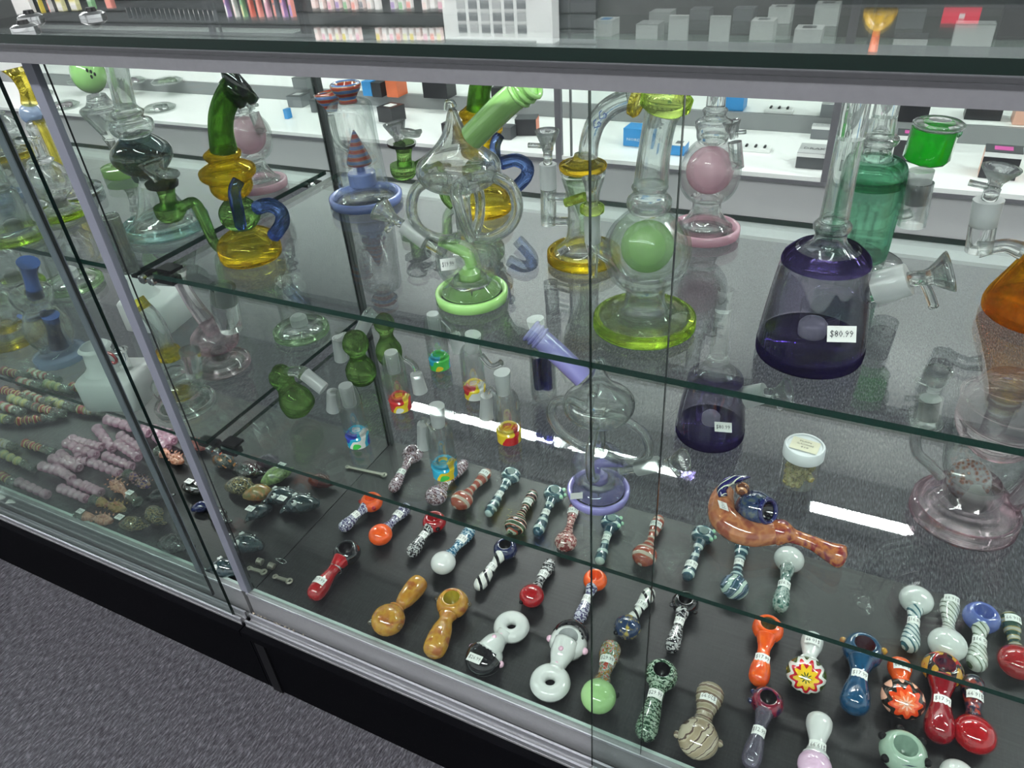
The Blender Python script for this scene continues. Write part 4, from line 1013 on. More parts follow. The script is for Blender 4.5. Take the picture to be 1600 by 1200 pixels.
SWG = pattern('swirl_beige', 'swirl', [(0.34, 0.27, 0.18), (0.42, 0.35, 0.24), (0.10, 0.06, 0.05), (0.46, 0.40, 0.30)], .75)
BGE = pattern('rings_beige', 'rings', [(0.30, 0.25, 0.17), (0.36, 0.31, 0.22), (0.42, 0.37, 0.28), (0.16, 0.11, 0.08)], 1.1)
FLO = pattern('petals_orange', 'petals', [(0.85, 0.45, 0.32), (0.80, 0.16, 0.05), (0.72, 0.06, 0.01), (0.02, 0.015, 0.01)], 1.1)
FLY = pattern('flower_yellow_red', 'petals', [(0.06, 0.09, 0.01), (0.82, 0.55, 0.02), (0.82, 0.50, 0.02), (0.50, 0.01, 0.02), (0.75, 0.74, 0.7)], 1.15)
FLR = pattern('flame_amber_black', 'petals', [(0.02, 0.01, 0.01), (0.62, 0.30, 0.03), (0.45, 0.02, 0.02)], 1.6)
SWR = pattern('swirl_red_white', 'swirl', [(0.35, 0.02, 0.03), (0.55, 0.30, 0.30), (0.30, 0.02, 0.03), (0.6, 0.45, 0.45)], 1.0)
SWT = pattern('swirl_teal', 'swirl', [(0.02, 0.06, 0.10), (0.16, 0.20, 0.30), (0.02, 0.07, 0.09), (0.45, 0.55, 0.50)], .6)
MUL = pattern('confetti_glass', 'speck', [(0.40, 0.05, 0.03), (0.45, 0.42, 0.38), (0.05, 0.16, 0.10), (0.50, 0.20, 0.02), (0.10, 0.08, 0.05)], .7)
DKV = pattern('dark_red_violet', 'speck', [(0.05, 0.004, 0.02), (0.22, 0.01, 0.03), (0.03, 0.01, 0.05)], .3)
WISP = glass('wispy_violet_glass', (0.70, 0.66, 0.76), (0.25, 0.22, 0.36), F0=.08, milk=.35, milkc=(.35, .32, .42))
MINTD = solid('mint_dot', (0.42, 0.72, 0.50), rough=.1, coat=1)
PKD = solid('pink_dot', (0.80, 0.48, 0.62), rough=.15, coat=1)
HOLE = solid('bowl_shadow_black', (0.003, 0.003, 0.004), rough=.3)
CRM = glass('clear_knob', (0.9, 0.88, 0.75), (0.5, 0.45, 0.25), F0=.1)
sp = spoon
G_B = 'hand pipes in the rear rows, under the lower shelf'
# front rows
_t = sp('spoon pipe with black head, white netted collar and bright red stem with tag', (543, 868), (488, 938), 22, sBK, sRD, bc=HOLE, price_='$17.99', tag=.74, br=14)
mk('netted_collar', tube([(.018, 0, .0165), (.024, 0, .0155), (.031, 0, .0148)], [.0125, .0102, .0112], 16, False), NWB, _t)
sp('spoon pipe with an orange bowl head and white netted clear stem, leftmost orange one', (581, 787), (532, 828), 18, sOR, NWP, price_='$12.99', tag=.52, knobs=((-60, 0), (60, 10)), knobm=sRD)
sp('orange ball headed pipe lying bowl down, netted stem pointing away', (595, 838), (638, 790), 19, sOR, NWP, bowl=False, price_='$12.99', tag=.62)
sp('red bowl pipe with a black and white netted stem', (679, 818), (640, 868), 19, sRD, NWB, price_='$12.99', tag=.45, knobs=((50, 5),))
sp('white ball headed pipe with blue netted stem', (693, 882), (738, 826), 20, sWH, NBL, bowl=False, price_='$12.99', tag=.62)
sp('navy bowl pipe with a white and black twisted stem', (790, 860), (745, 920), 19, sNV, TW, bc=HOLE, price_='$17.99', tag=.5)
sp('red ball headed pipe with a black and white netted stem pointing away', (831, 933), (862, 876), 20, sRD, NWB, bowl=False, price_='$12.99', tag=.55, knobs=((150, 0),))
sp('orange bowl pipe with a clear purple netted stem, crossing the door edge', (930, 908), (903, 972), 19, sOR, NWP, price_='$12.99', tag=.5)
sp('dark blue headed pipe with yellow flecks and a white twisted stem', (980, 982), (1018, 922), 21, pattern('navy_yellow_fleck', 'speck', [(0.012, 0.03, 0.09), (0.02, 0.04, 0.10), (0.42, 0.30, 0.05)], .4), TW, bowl=False, price_='$17.99', tag=.55, knobs=((150, 0),))
sp('black bowl pipe with a black and white netted stem, under the door edge', (1070, 945), (1048, 1018), 21, sBK, NWB, bc=HOLE, price_='$17.99', tag=.42, knobs=((60, 0), (-60, 0), (180, 0)), knobm=sBK)
CRN = [(.24, .85, .9), (.34, .62, .6), (.50, .85, .2), (.70, 1.0, 0), (.86, 1.0, 0), (.95, .85, 0), (1.0, .5, 0)]
sp('caramel pipe lying bowl down with dimpled stem pointing up right', (608, 974), (660, 910), 27, sAM, sAM, bowl=False, price_='$26.99', tag=.05, br=17, neck=CRN, knobs=((130, 10), (-100, 10)), knobm=CRM)
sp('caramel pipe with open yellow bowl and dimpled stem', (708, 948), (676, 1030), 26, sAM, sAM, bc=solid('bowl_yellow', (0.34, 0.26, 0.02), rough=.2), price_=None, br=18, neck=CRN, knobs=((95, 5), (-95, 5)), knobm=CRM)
# two panda coloured ring pipes
def panda(label, h, tl, rh, cap_first, price_at):
    Hh = at(h[0], h[1], ZD + .012); T = at(tl[0], tl[1], ZD + .012); k = mpp(Hh); r = rh * k
    d = T - Hh; L = sqrt(d.x ** 2 + d.y ** 2); rz = atan2(d.y, d.x)
    t = thing('ring_pipe', label, 'pipe', (Hh.x, Hh.y, ZD + .0003), rz, 'pink dotted black and white pipes')
    mk('stem', tube([(r * .2, 0, r * .75), (L * .3, 0, r * .72), (L * .48, 0, r * .52), (L * .62, 0, r * .52)], [r * .70, r * .62, r * .42, r * .48], 18), sWH, t)
    R = r * .62; n = 26; V, Fc = [], []
    mk('ring_end', torus((L * .82, 0, r * .44), R, r * .40, (0, 0, 1), 30, 14), sWH, t)
    pr = [(-r * .62, r * .5), (-r * .3, r * .95), (0, r), (r * .3, r * .86), (r * .48, r * .62), (r * .46, r * .52)]
    mk('bowl_head', lathe([(-r * .62, 0)] + pr + ([(r * .5, 0)] if cap_first else []), 26, (0, 0, r * .64)), sWH, t)
    if not cap_first: mk('bowl', lathe([(r * .46, r * .52), (r * .1, r * .36), (-r * .1, 0)], 20, (0, 0, r * .64)), solid('bowl_grey', (0.35, 0.36, 0.37), rough=.2), t)
    cv, cf = ball((0, 0, r * .66), r * 1.04, 30, .62 if not cap_first else .70, 20)
    if not cap_first: cv, cf = ball((-r * .38, 0, r * .64), r * .98, 30, .64, 20)
    if cap_first: keep = [q for q in cf if all(cv[i][0] < r * .25 and cv[i][2] > r * .25 for i in q)]
    else: keep = [q for q in cf if all(cv[i][0] < -r * .12 and (cv[i][0] ** 2 + cv[i][1] ** 2) ** .5 > r * .60 for i in q)]
    mk('black_cap', (cv, keep), sBK, t, label='glossy black end cap')
    for a, x, z_ in ((80, 0, .6), (-80, 0, .6)):
        mk('pink_dot', ball((r * cos(radians(a)) * .98, r * sin(radians(a)) * .98, r * .6), r * .19, 12), PKD, t)
    for x, y in ((L * .32, 0), (L * .50, .0)):
        mk('pink_dot', ball((x, y, r * (.55 if x > L * .4 else 1.02) + r * .26), r * .14, 12), PKD, t)
    return t, r, L, k
t, r, L, k = panda('white pipe with pink dots lying black cap towards the glass, ring end up right', (757, 1030), (808, 968), 29, True, 0)
o = mk('price_tag', quad((-r * .62, -r * .1, r * 1.42), (-.45, -.87, 0), (.87, -.45, .35), .019, .012), PAPER, t, sm=False)
rw = Vector((cos(-t.rotation_euler.z), sin(-t.rotation_euler.z), 0)); uw = Vector((-sin(-t.rotation_euler.z), cos(-t.rotation_euler.z), 0))
o.data.vertices.foreach_set('co', [c for p in quad((-r * .72, 0, r * 1.45), rw, uw, .019, .012)[0] for c in p])
mk('lettering', flat_text('$26.99', (-r * .72, 0, r * 1.45 + .0004), rw, uw, .016, .006), INK, o, sm=False)
panda('white pipe with pink dots and black cap away from the glass, ring end nearest', (888, 1006), (853, 1080), 30, False, 0)
LNG = [(.20, .9, .9), (.30, .72, .7), (.45, .75, .3), (.65, .9, 0), (.85, 1.0, 0), (.95, .85, 0), (1.0, .5, 0)]
sp('apple green headed pipe with confetti coloured mouth end and clear neck', (935, 1092), (957, 1008), 28, sGR, MUL, bowl=False, price_='$29.99', tag=.60, br=17, knobs=((-70, 0),))
sp('long dark green netted pipe with a deep bowl, lying across the door edge', (1033, 1058), (1006, 1158), 26, NGR, NGR, bc=HOLE, price_='$29.99', tag=.38, br=17, neck=LNG)
sp('beige pipe with a spiral wound head and ringed stem', (1090, 1160), (1112, 1078), 32, SWG, BGE, bowl=False, price_='$20.99', tag=.66, br=22, flip=True, knobs=((-80, 0), (100, 0)), knobm=BGE)
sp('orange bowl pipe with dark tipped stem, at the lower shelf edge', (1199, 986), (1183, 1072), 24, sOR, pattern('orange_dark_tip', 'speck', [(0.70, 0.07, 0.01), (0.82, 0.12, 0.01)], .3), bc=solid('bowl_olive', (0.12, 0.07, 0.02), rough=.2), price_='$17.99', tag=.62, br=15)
sp('white pipe with red, yellow and green flower head', (1258, 1060), (1270, 996), 30, FLY, sWH, bowl=False, price_='$10.99', tag=.72, br=17, flip=True)
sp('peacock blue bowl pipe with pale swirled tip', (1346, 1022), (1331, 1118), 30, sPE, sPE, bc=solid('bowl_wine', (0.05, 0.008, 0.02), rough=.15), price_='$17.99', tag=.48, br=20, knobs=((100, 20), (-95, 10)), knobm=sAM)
sp('orange pipe with a black flecked flower head', (1408, 1098), (1403, 1036), 32, FLO, sOR, bowl=False, price_='$17.99', tag=.72, br=18, flip=True)
sp('red bowl pipe with flame patterned rim and violet tip', (1470, 1052), (1464, 1162), 30, FLR, solid('cherry_glass', (0.23, 0.005, 0.012), rough=.08, coat=1), bc=DKV, price_='$17.99', tag=.52, br=20)
sp('cherry red ball headed pipe with a black striped stem', (1520, 1152), (1518, 1062), 31, sRD, pattern('black_red_stripes', 'speck', [BK, (0.02, 0.02, 0.05), (0.35, 0.05, 0.03)], .4), bowl=False, price_='$16.99', tag=.60, br=18, flip=True)
sp('plum bowl pipe with wispy clear stem and red tip, at the lower edge', (1198, 1100), (1170, 1200), 25, DKV, WISP, bc=HOLE, price_='$12.99', tag=.5, br=14, knobs=((-70, 0), (-110, 0)), knobm=sNV)
sp('milk white pipe with a pink squared head, cut by the lower frame edge', (1272, 1200), (1280, 1122), 26, sPK, sWH, bowl=False, price_='$19.99', tag=.30, br=20, flip=True)
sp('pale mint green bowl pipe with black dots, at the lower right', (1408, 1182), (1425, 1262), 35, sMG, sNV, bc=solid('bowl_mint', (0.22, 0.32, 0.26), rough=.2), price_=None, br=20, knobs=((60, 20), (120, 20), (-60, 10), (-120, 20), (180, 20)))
sp('white headed pipe cut off at the lower right edge of the view', (1495, 1215), (1500, 1290), 26, sWH, sWH, bowl=False, price_=None)
# rear rows
sp('plum and orange speckled pipe at the rear left, under the sky blue capped ash catcher', (645, 712), (612, 768), 17, NPU, NPU, price_='$16.99', tag=.55, group=G_B)
sp('plum netted pipe lying bowl down with a tag on its stem', (682, 777), (728, 722), 18, NPU, NPU, bowl=False, price_='$16.99', tag=.32, group=G_B)
sp('brick red spiral ringed pipe pointing away, third from the left in the rear row', (722, 784), (764, 736), 18, ORR, ORR, bowl=False, price_='$16.99', tag=.82, group=G_B)
sp('teal ringed pipe with its bowl away from the glass, in the rear row', (798, 745), (762, 805), 16, TE, TE, price_='$16.99', tag=.52, group=G_B)
sp('black, white and red ringed pipe in the rear row', (806, 822), (835, 768), 18, RBW, RBW, bowl=False, price_='$16.99', tag=.62, group=G_B)
sp('teal pipe with mint dots on the bowl, left of the violet based recycler', (866, 774), (838, 836), 17, TE, TEW, price_='$16.99', tag=.5, knobs=((60, 20), (95, 5), (125, 20)), knobm=MINTD, group=G_B)
sp('wine red netted pipe lying bowl down, in front of the violet base', (884, 848), (899, 786), 18, NRD, NRD, bowl=False, price_='$16.99', tag=.72, group=G_B)
sp('teal ringed pipe with mint dots, right below the violet based recycler', (955, 818), (936, 880), 17, TE, TEW, price_='$16.99', tag=.42, knobs=((60, 20), (95, 5), (125, 20)), knobm=MINTD, group=G_B)
sp('orange and cream ringed pipe between the two door edges', (1007, 870), (1031, 808), 20, ORR, ORR, bowl=False, price_='$16.99', tag=.72, group=G_B)
sp('teal ringed pipe with mint dots, right of the door edge', (1098, 838), (1072, 906), 18, TE, TEW, price_='$16.99', tag=.72, knobs=((60, 20), (95, 5), (125, 20)), knobm=MINTD, group=G_B)
sp('teal pipe with a swirled ball head and green crown, in front of the horned pipe', (1147, 920), (1162, 842), 22, SWT, TE, bowl=False, price_='$16.99', tag=.45, group=G_B)
sp('white headed pipe with teal stem and orange flower tip, below the horned pipe handle', (1232, 878), (1217, 956), 23, sWH, pattern('teal_orange_tip', 'speck', [(0.03, 0.12, 0.10), (0.35, 0.40, 0.38), (0.02, 0.08, 0.07)], .5), bowl=False, price_='$16.99', tag=.55, group=G_B)
sp('white capped pipe with teal and white twist and a red swirled tip', (1430, 942), (1420, 1018), 25, sWH, TWT, bowl=False, price_='$16.99', tag=.48, group=G_B)
sp('white ball headed pipe with green and white twisted stem pointing away', (1478, 1012), (1484, 938), 28, sWH, GRW, bowl=False, price_='$16.99', tag=.88, flip=True, group=G_B)
sp('denim blue headed pipe with grey ringed stem and violet tip', (1531, 970), (1524, 1048), 27, sBL, GRW, bowl=True, bc=sBL, price_='$16.99', tag=.52, group=G_B)
sp('red headed pipe with green and amber rings and a honeycomb tip', (1588, 1040), (1576, 962), 29, sRD, GRY, bowl=False, price_='$16.99', tag=.80, flip=True, group=G_B)

# metal hinges and links on the deck joint
def hinge(label, a, b, bend):
    A = at(a[0], a[1], ZD + .003); Bq = at(b[0], b[1], ZD + .003)
    t = thing('metal_link', label, 'hinge', ((A + Bq) / 2 - Vector((0, 0, .0028)))); P = t.location
    d = (Bq - A); pv = Vector((-d.y, d.x, 0)).normalized() * .0022; A = A - P; Bq = Bq - P
    m = solid('dull_metal', (0.35, 0.33, 0.28), rough=.4, metal=.8)
    V = []
    for q in (A + pv, A - pv, Bq - pv * 1.3, Bq + pv * 1.3): V += [(q.x, q.y, .001), (q.x, q.y, .004)]
    mk('bar', (V, [(1, 3, 5, 7), (0, 6, 4, 2), (0, 2, 3, 1), (2, 4, 5, 3), (4, 6, 7, 5), (6, 0, 1, 7)]), m, t, sm=False)
    for e, rr in ((A, .0045), (Bq, .0058)):
        mk('eye', torus((e.x, e.y, .003), rr * .7, rr * .32, n=18, m=8), m, t)
    return t
hinge('dull metal link on the deck joint, nearer the post', (390, 888), (412, 894), 0)
hinge('longer dull metal link with a round eye, right of the deck joint', (430, 901), (452, 908), 0)
hinge('metal link on the deck under the lower shelf, right of the joint', (543, 730), (600, 742), 0)
t = thing('metal_spool', 'two small ribbed metal spools beside the deck joint', 'spool', at(412, 882, ZD)); P = t.location
m = MATS['dull_metal']
for (u, v) in ((402, 876), (420, 883)):
    a = at(u, v, ZD + .006) - P; b = at(u + 9, v + 3, ZD + .006) - P
    mk('spool', lathe([(0, .003), (.001, .0055), (.002, .003), (.004, .003), (.005, .0055), (.006, .003), (.008, .003), (.009, .0055), (.010, .003), (.010, 0)], 16, a, b - a), m, t)

t = thing('wire_loop', 'small bent silver wire loop on the deck joint', 'wire', at(438, 877, ZD))
mk('loop', tube([(-.010, 0, .001), (-.002, .004, .001), (.009, .003, .001), (.011, -.001, .001), (.003, -.003, .001), (-.010, 0, .001)], .0006, 8), CHROME, t)
t = thing('price_card', 'stack of white price cards at the left edge of the left deck', 'card', at(-4, 776, ZD), .5)
for i in range(3): mk('card', box(-.016 + i * .002, .016 + i * .002, -.010, .010, .0006 + i * .0012, .0014 + i * .0012), PAPER, t, sm=False)
t = thing('price_card', 'single small white price sticker by the door track, far left', 'card', at(19, 783, ZD), .4)
mk('card', box(-.009, .009, -.006, .006, .0003, .0008), PAPER, t, sm=False)

# ================= left deck: chillums and figures
PCH = glass('pink_chillum_glass', (0.96, 0.82, 0.90), (0.78, 0.46, 0.60), F0=.20, p=1.5, wob=0, milk=.42, milkc=(1.0, .62, .80))
def chillum(label, a, b, mats, nm='chillum', group=None, r=8.5, beads=5, dz=0.0, tag=None, flare=True):
    A = at(a[0], a[1], ZD + .009 + dz); Bq = at(b[0], b[1], ZD + .009 + dz); d = Bq - A; L = d.length; rz = atan2(d.y, d.x); k = mpp(A); R = r * k
    t = thing(nm, label, 'pipe', (A.x, A.y, ZD + dz + .0004), rz, group)
    pts, rad = [(0, 0, R)], [R * .35]
    for i in range(beads):
        x0 = L * (i + .12) / beads; x1 = L * (i + .5) / beads; x2 = L * (i + .90) / beads; s = 1.0 - .12 * (i / beads)
        pts += [(x0, 0, R), (x1, 0, R), (x2, 0, R)]; rad += [R * .56 * s, R * s, R * .56 * s]
    pts.append((L, 0, R)); rad.append(R * .82 if flare else R * .4)
    half = len(pts) * 2 // 3
    if len(mats) == 1:
        mk('chillum_body', tube(pts, rad, 14, True, 2), mats[0], t)
    else:
        mk('chillum_body', tube(pts[:half + 1], rad[:half + 1], 14, True, 2), mats[0], t)
        mk('mouth_end', tube(pts[half:], rad[half:], 14, True, 2), mats[1], t)
    mk('mouth_ring', torus((L, 0, R), R * .66, R * .22, (1, 0, 0), 16, 8), mats[-1], t)
    if tag:
        o = mk('price_tag', quad((L * tag[0], 0, R * 2.1), (cos(-rz), sin(-rz), 0), (-sin(-rz), cos(-rz), 0), .0135, .010), PAPER, t, sm=False)
        mk('lettering', flat_text(tag[1], (L * tag[0], 0, R * 2.1 + .0003), (cos(-rz), sin(-rz), 0), (-sin(-rz), cos(-rz), 0), .010, .004), INK, o, sm=False)
    return t
pk = [((62, 728), (104, 742)), ((78, 716), (122, 732)), ((92, 708), (124, 732)), ((100, 692), (150, 712)), ((112, 684), (126, 716)), ((120, 690), (158, 700)),
      ((140, 722), (186, 740)), ((150, 668), (176, 702)), ((164, 656), (204, 668)), ((178, 660), (232, 678)), ((162, 712), (206, 730)), ((186, 680), (222, 704)),
      ((182, 692), (216, 716)), ((98, 722), (136, 722)), ((26, 752), (74, 774)), ((92, 762), (134, 780)), ((108, 750), (156, 772)), ((130, 758), (158, 770)),
      ((238, 670), (272, 690)), ((222, 668), (266, 678)), ((244, 682), (262, 700)), ((84, 730), (112, 748))]
for i, (a, b) in enumerate(pk):
    lb = {14: 'clear pink beaded chillum lying alone at the left, nearest the door track', 8: 'clear pink chillum at the top of the heap, pointing right',
          7: 'clear pink chillum lying crosswise at the top of the heap', 4: 'clear pink chillum lying crosswise in the middle of the heap'}.get(i)
    gp = 'pink beaded chillums heaped on the left deck'
    if 15 <= i <= 17: lb = 'clear pink beaded chillum in the small cluster in front of the big heap'; gp = 'small cluster of pink chillums'
    if i in (18, 19, 20): lb = 'clear pink beaded chillum right of the left door post'; gp = 'pink chillums right of the left door post'
    chillum(lb or 'clear pink beaded glass chillum in the big heap on the left deck', a, b, [PCH], group=gp, r=8.5, beads=5, dz=.0 if i % 3 else .008)
MC = [pattern('worked_red_yellow', 'rings', [(0.28, 0.04, 0.03), (0.40, 0.30, 0.08), (0.30, 0.34, 0.16), (0.20, 0.05, 0.05)], 1.0),
      pattern('worked_green_yellow', 'rings', [(0.24, 0.30, 0.14), (0.45, 0.42, 0.24), (0.30, 0.32, 0.20), (0.42, 0.40, 0.14)], 1.0),
      pattern('worked_red_green', 'rings', [(0.34, 0.06, 0.06), (0.18, 0.22, 0.10), (0.36, 0.30, 0.12), (0.40, 0.40, 0.34)], 1.1)]
MEND = glass('grey_green_end', (0.62, 0.66, 0.60), (0.25, 0.28, 0.24), F0=.12, milk=.4, milkc=(.38, .42, .36))
mc = [((4, 610), (52, 626)), ((14, 622), (62, 640)), ((38, 616), (84, 634)), ((52, 636), (100, 648)), ((74, 626), (118, 640)), ((0, 634), (36, 646)), ((24, 660), (86, 652)),
      ((0, 654), (18, 658)), ((0, 692), (24, 700)), ((36, 692), (84, 708)), ((2, 708), (54, 734)), ((122, 640), (160, 646)), ((0, 742), (24, 756)), ((70, 600), (112, 612)), ((28, 596), (66, 606)),
      ((110, 604), (150, 616)), ((140, 610), (186, 622)), ((46, 582), (92, 596)), ((4, 580), (44, 590))]
for i, (a, b) in enumerate(mc):
    lb = {6: 'slim worked chillum with a blue grey end, lowest of the upper left pile', 9: 'green and white worked chillum lying alone left of the pink heap', 10: 'long worked chillum with rosy stripes at the left edge, above the lone pink one',
          11: 'small red and yellow worked chillum at the right end of the upper left pile', 12: 'yellow green worked chillum end touching the lone pink one', 8: 'worked chillum cut by the left picture edge, left of the green and white one'}.get(i)
    if 13 <= i: lb = 'worked glass chillum seen through the left lower shelf'
    chillum(lb or 'red, yellow and green worked glass chillum in the upper left pile', a, b, [MC[i % 3], MEND], group='coloured chillums under the left shelf' if i >= 13 else 'coloured chillums on the left deck', r=8, beads=5)
SPK = pattern('salmon_spiky', 'speck', [(0.42, 0.16, 0.10), (0.60, 0.32, 0.22), (0.34, 0.14, 0.10)], .5)
SPB = pattern('olive_spiky', 'speck', [(0.20, 0.14, 0.04), (0.36, 0.24, 0.08), (0.30, 0.12, 0.06)], .5)
DK = glass('smoky_worked_glass', (0.28, 0.32, 0.30), (0.06, 0.08, 0.08), F0=.16, p=1.1, wob=160)
DKC = pattern('smoky_speckled', 'speck', [(0.02, 0.03, 0.03), (0.12, 0.13, 0.09), (0.30, 0.22, 0.08), (0.02, 0.02, 0.02)], .8, .25)
def spiky(label, a, b, mat, tag=None, n=16, r=10):
    t = chillum(label, a, b, [mat, MEND], 'spiky_chillum', 'spiny chillums on the left deck', r=r, beads=2, tag=tag)
    A = at(a[0], a[1], ZD); L = (at(b[0], b[1], ZD) - A).length; R = r * mpp(A)
    for i in range(n):
        x = L * (.06 + .5 * (i % 4) / 4); th = -1.2 + 2.4 * (i // 4) / 3
        p = Vector((x, R * .95 * sin(th), R + R * .95 * cos(th)))
        mk('spine', lathe([(0, .0018), (.004, .0003)], 6, p, (0, sin(th), cos(th))), mat, t)
    return t
spiky('salmon pink spiny chillum with a price tag on its clear end, left deck', (174, 754), (216, 786), SPK, (.80, '$16'))
spiky('olive and salmon spiny chillum right of the pink heap', (196, 798), (146, 782), SPB)
spiky('pale salmon spiny chillum with a tag on its end, nearest the left door track', (176, 816), (122, 806), SPK, (.84, '$16'))
spiky('brown and violet spiny chillum under the door posts', (234, 762), (200, 742), pattern('violet_spiky', 'speck', [(0.05, 0.02, 0.12), (0.30, 0.16, 0.10), (0.03, 0.02, 0.08)], .5))
spiky('orange brown spiny chillum between the door posts', (286, 724), (248, 706), SPK)
spiky('rust red spiny chillum right of the door posts', (322, 702), (286, 688), pattern('rust_spiky', 'speck', [(0.22, 0.05, 0.04), (0.34, 0.10, 0.08)], .5))
def critter(label, c, r, mat, ang, eye=False, tag=None, nm='figure_pipe', horn=None, snout=True):
    P0_ = at(c[0], c[1], ZD + .012); k = mpp(P0_); R = r * k
    t = thing(nm, label, 'pipe', (P0_.x, P0_.y, ZD + .0004), radians(ang), 'figure pipes on the left deck')
    mk('figure_body', tube([(-R * 1.7, 0, R * .6), (-R, 0, R * .8), (0, 0, R), (R * .8, 0, R * .9), (R * 1.5, 0, R * .6)], [R * .35, R * .75, R, R * .8, R * .4], 14), mat, t)
    if eye:
        for s in (-1, 1):
            mk('eye_white', ball((R * .5, s * R * .55, R * 1.65), R * .30, 12), sWH, t)
            mk('pupil', ball((R * .58, s * R * .62, R * 1.86), R * .14, 8), BLACK, t)
        for i in range(7):
            mk('white_bead', ball((R * (-.9 + .12 * (i % 4)), R * (-.4 + .25 * (i % 3)), R * 1.72 - R * .1 * (i // 4)), R * .09, 6, 1, 4), sWH, t)
    else:
        for i in range(7):
            a = 2 * pi * i / 7
            mk('bump', ball((R * .3 + R * .75 * cos(a), R * .75 * sin(a), R * 1.15 + R * .1 * (i % 2)), R * .32, 8, 1, 6), mat, t)
    if snout: mk('snout', tube([(R * 1.1, 0, R * .8), (R * 1.7, R * .2, R * .7), (R * 2.1, R * .5, R * .6)], [R * .45, R * .3, R * .12], 10), mat, t)
    if tag:
        rz = radians(ang)
        o = mk('price_tag', quad((tag[0] * R, 0, R * 2.05), (cos(-rz), sin(-rz), 0), (-sin(-rz), cos(-rz), 0), .0145, .011), PAPER, t, sm=False)
        mk('lettering', flat_text(tag[1], (tag[0] * R, 0, R * 2.05 + .0003), (cos(-rz), sin(-rz), 0), (-sin(-rz), cos(-rz), 0), .010, .0042), INK, o, sm=False)
    return t
GRF = pattern('moss_green_figure', 'speck', [(0.08, 0.14, 0.04), (0.20, 0.30, 0.10), (0.12, 0.16, 0.10)], .3)
BRD = pattern('dark_teal_figure', 'speck', [(0.012, 0.025, 0.03), (0.03, 0.05, 0.06), (0.01, 0.02, 0.02)], .3)
critter('dark glass figure pipe with a tag, nearest the left door track', (206, 820), 13, DKC, 15, tag=(-1.2, '$17'))
critter('smoky speckled figure pipe right of the salmon spiny chillums', (242, 806), 14, DKC, -20)
critter('clear and smoky curled figure pipe at the foot of the left door post', (272, 852), 16, DK, 10)
critter('small clear and brown ringed figure pipe beside the left door post', (248, 775), 11, DK, 30)
critter('grey glass figure pipe with a white tag between the door posts', (300, 762), 12, DK, 0, tag=(0, '$16'))
critter('small navy ball figure pipe between the door posts', (314, 790), 9, sNV, 40, snout=False)
critter('smoky bubbled figure pipe right of the right door post', (340, 806), 13, DK, -10)
critter('green and amber bubbled figure pipe behind the parrot pipes', (376, 762), 15, DKC, 15)
critter('smoky figure pipe under the front edge of the lower shelf', (386, 738), 14, DK, 10)
critter('smoky figure pipe with an orange spot, right of the right door post', (350, 722), 13, pattern('smoke_orange', 'speck', [(0.02, 0.03, 0.03), (0.05, 0.06, 0.05), (0.45, 0.16, 0.03)], .5, .2), 0)
critter('moss green parrot figure pipe with a price tag', (432, 745), 14, GRF, 60, tag=(.9, '$16'))
critter('moss and orange figure pipe left of the dark parrot pipes', (404, 772), 14, pattern('moss_orange', 'speck', [(0.10, 0.16, 0.06), (0.30, 0.16, 0.05)], .4), 30)
critter('dark teal parrot pipe with round white eye, left of the pair', (440, 778), 15, BRD, 215, eye=True)
critter('dark teal parrot pipe with round white eye and a tag, right of the pair', (472, 790), 16, BRD, 215, eye=True, tag=(1.6, '$16'))
critter('small dark green bird pipe with a price tag, left of the parrot pair', (404, 800), 12, BRD, 240, tag=(.8, '$16'))
critter('dark parrot pipe with round white eye, right of the right door post', (386, 852), 16, BRD, 200, eye=True, tag=(1.9, '$16'))
critter('dark ringed parrot pipe with white beads at the foot of the right door post', (352, 890), 16, BRD, 200, eye=True)
critter('smoky purple figure pipe behind the deck joint', (420, 722), 12, pattern('smoke_violet', 'speck', [(0.05, 0.03, 0.06), (0.12, 0.08, 0.13)], .5, .2), 10)
critter('small dark red figure pipe deep on the left deck', (500, 752), 12, pattern('smoke_red', 'speck', [(0.10, 0.01, 0.012), (0.16, 0.02, 0.02)], .5, .2), 5)
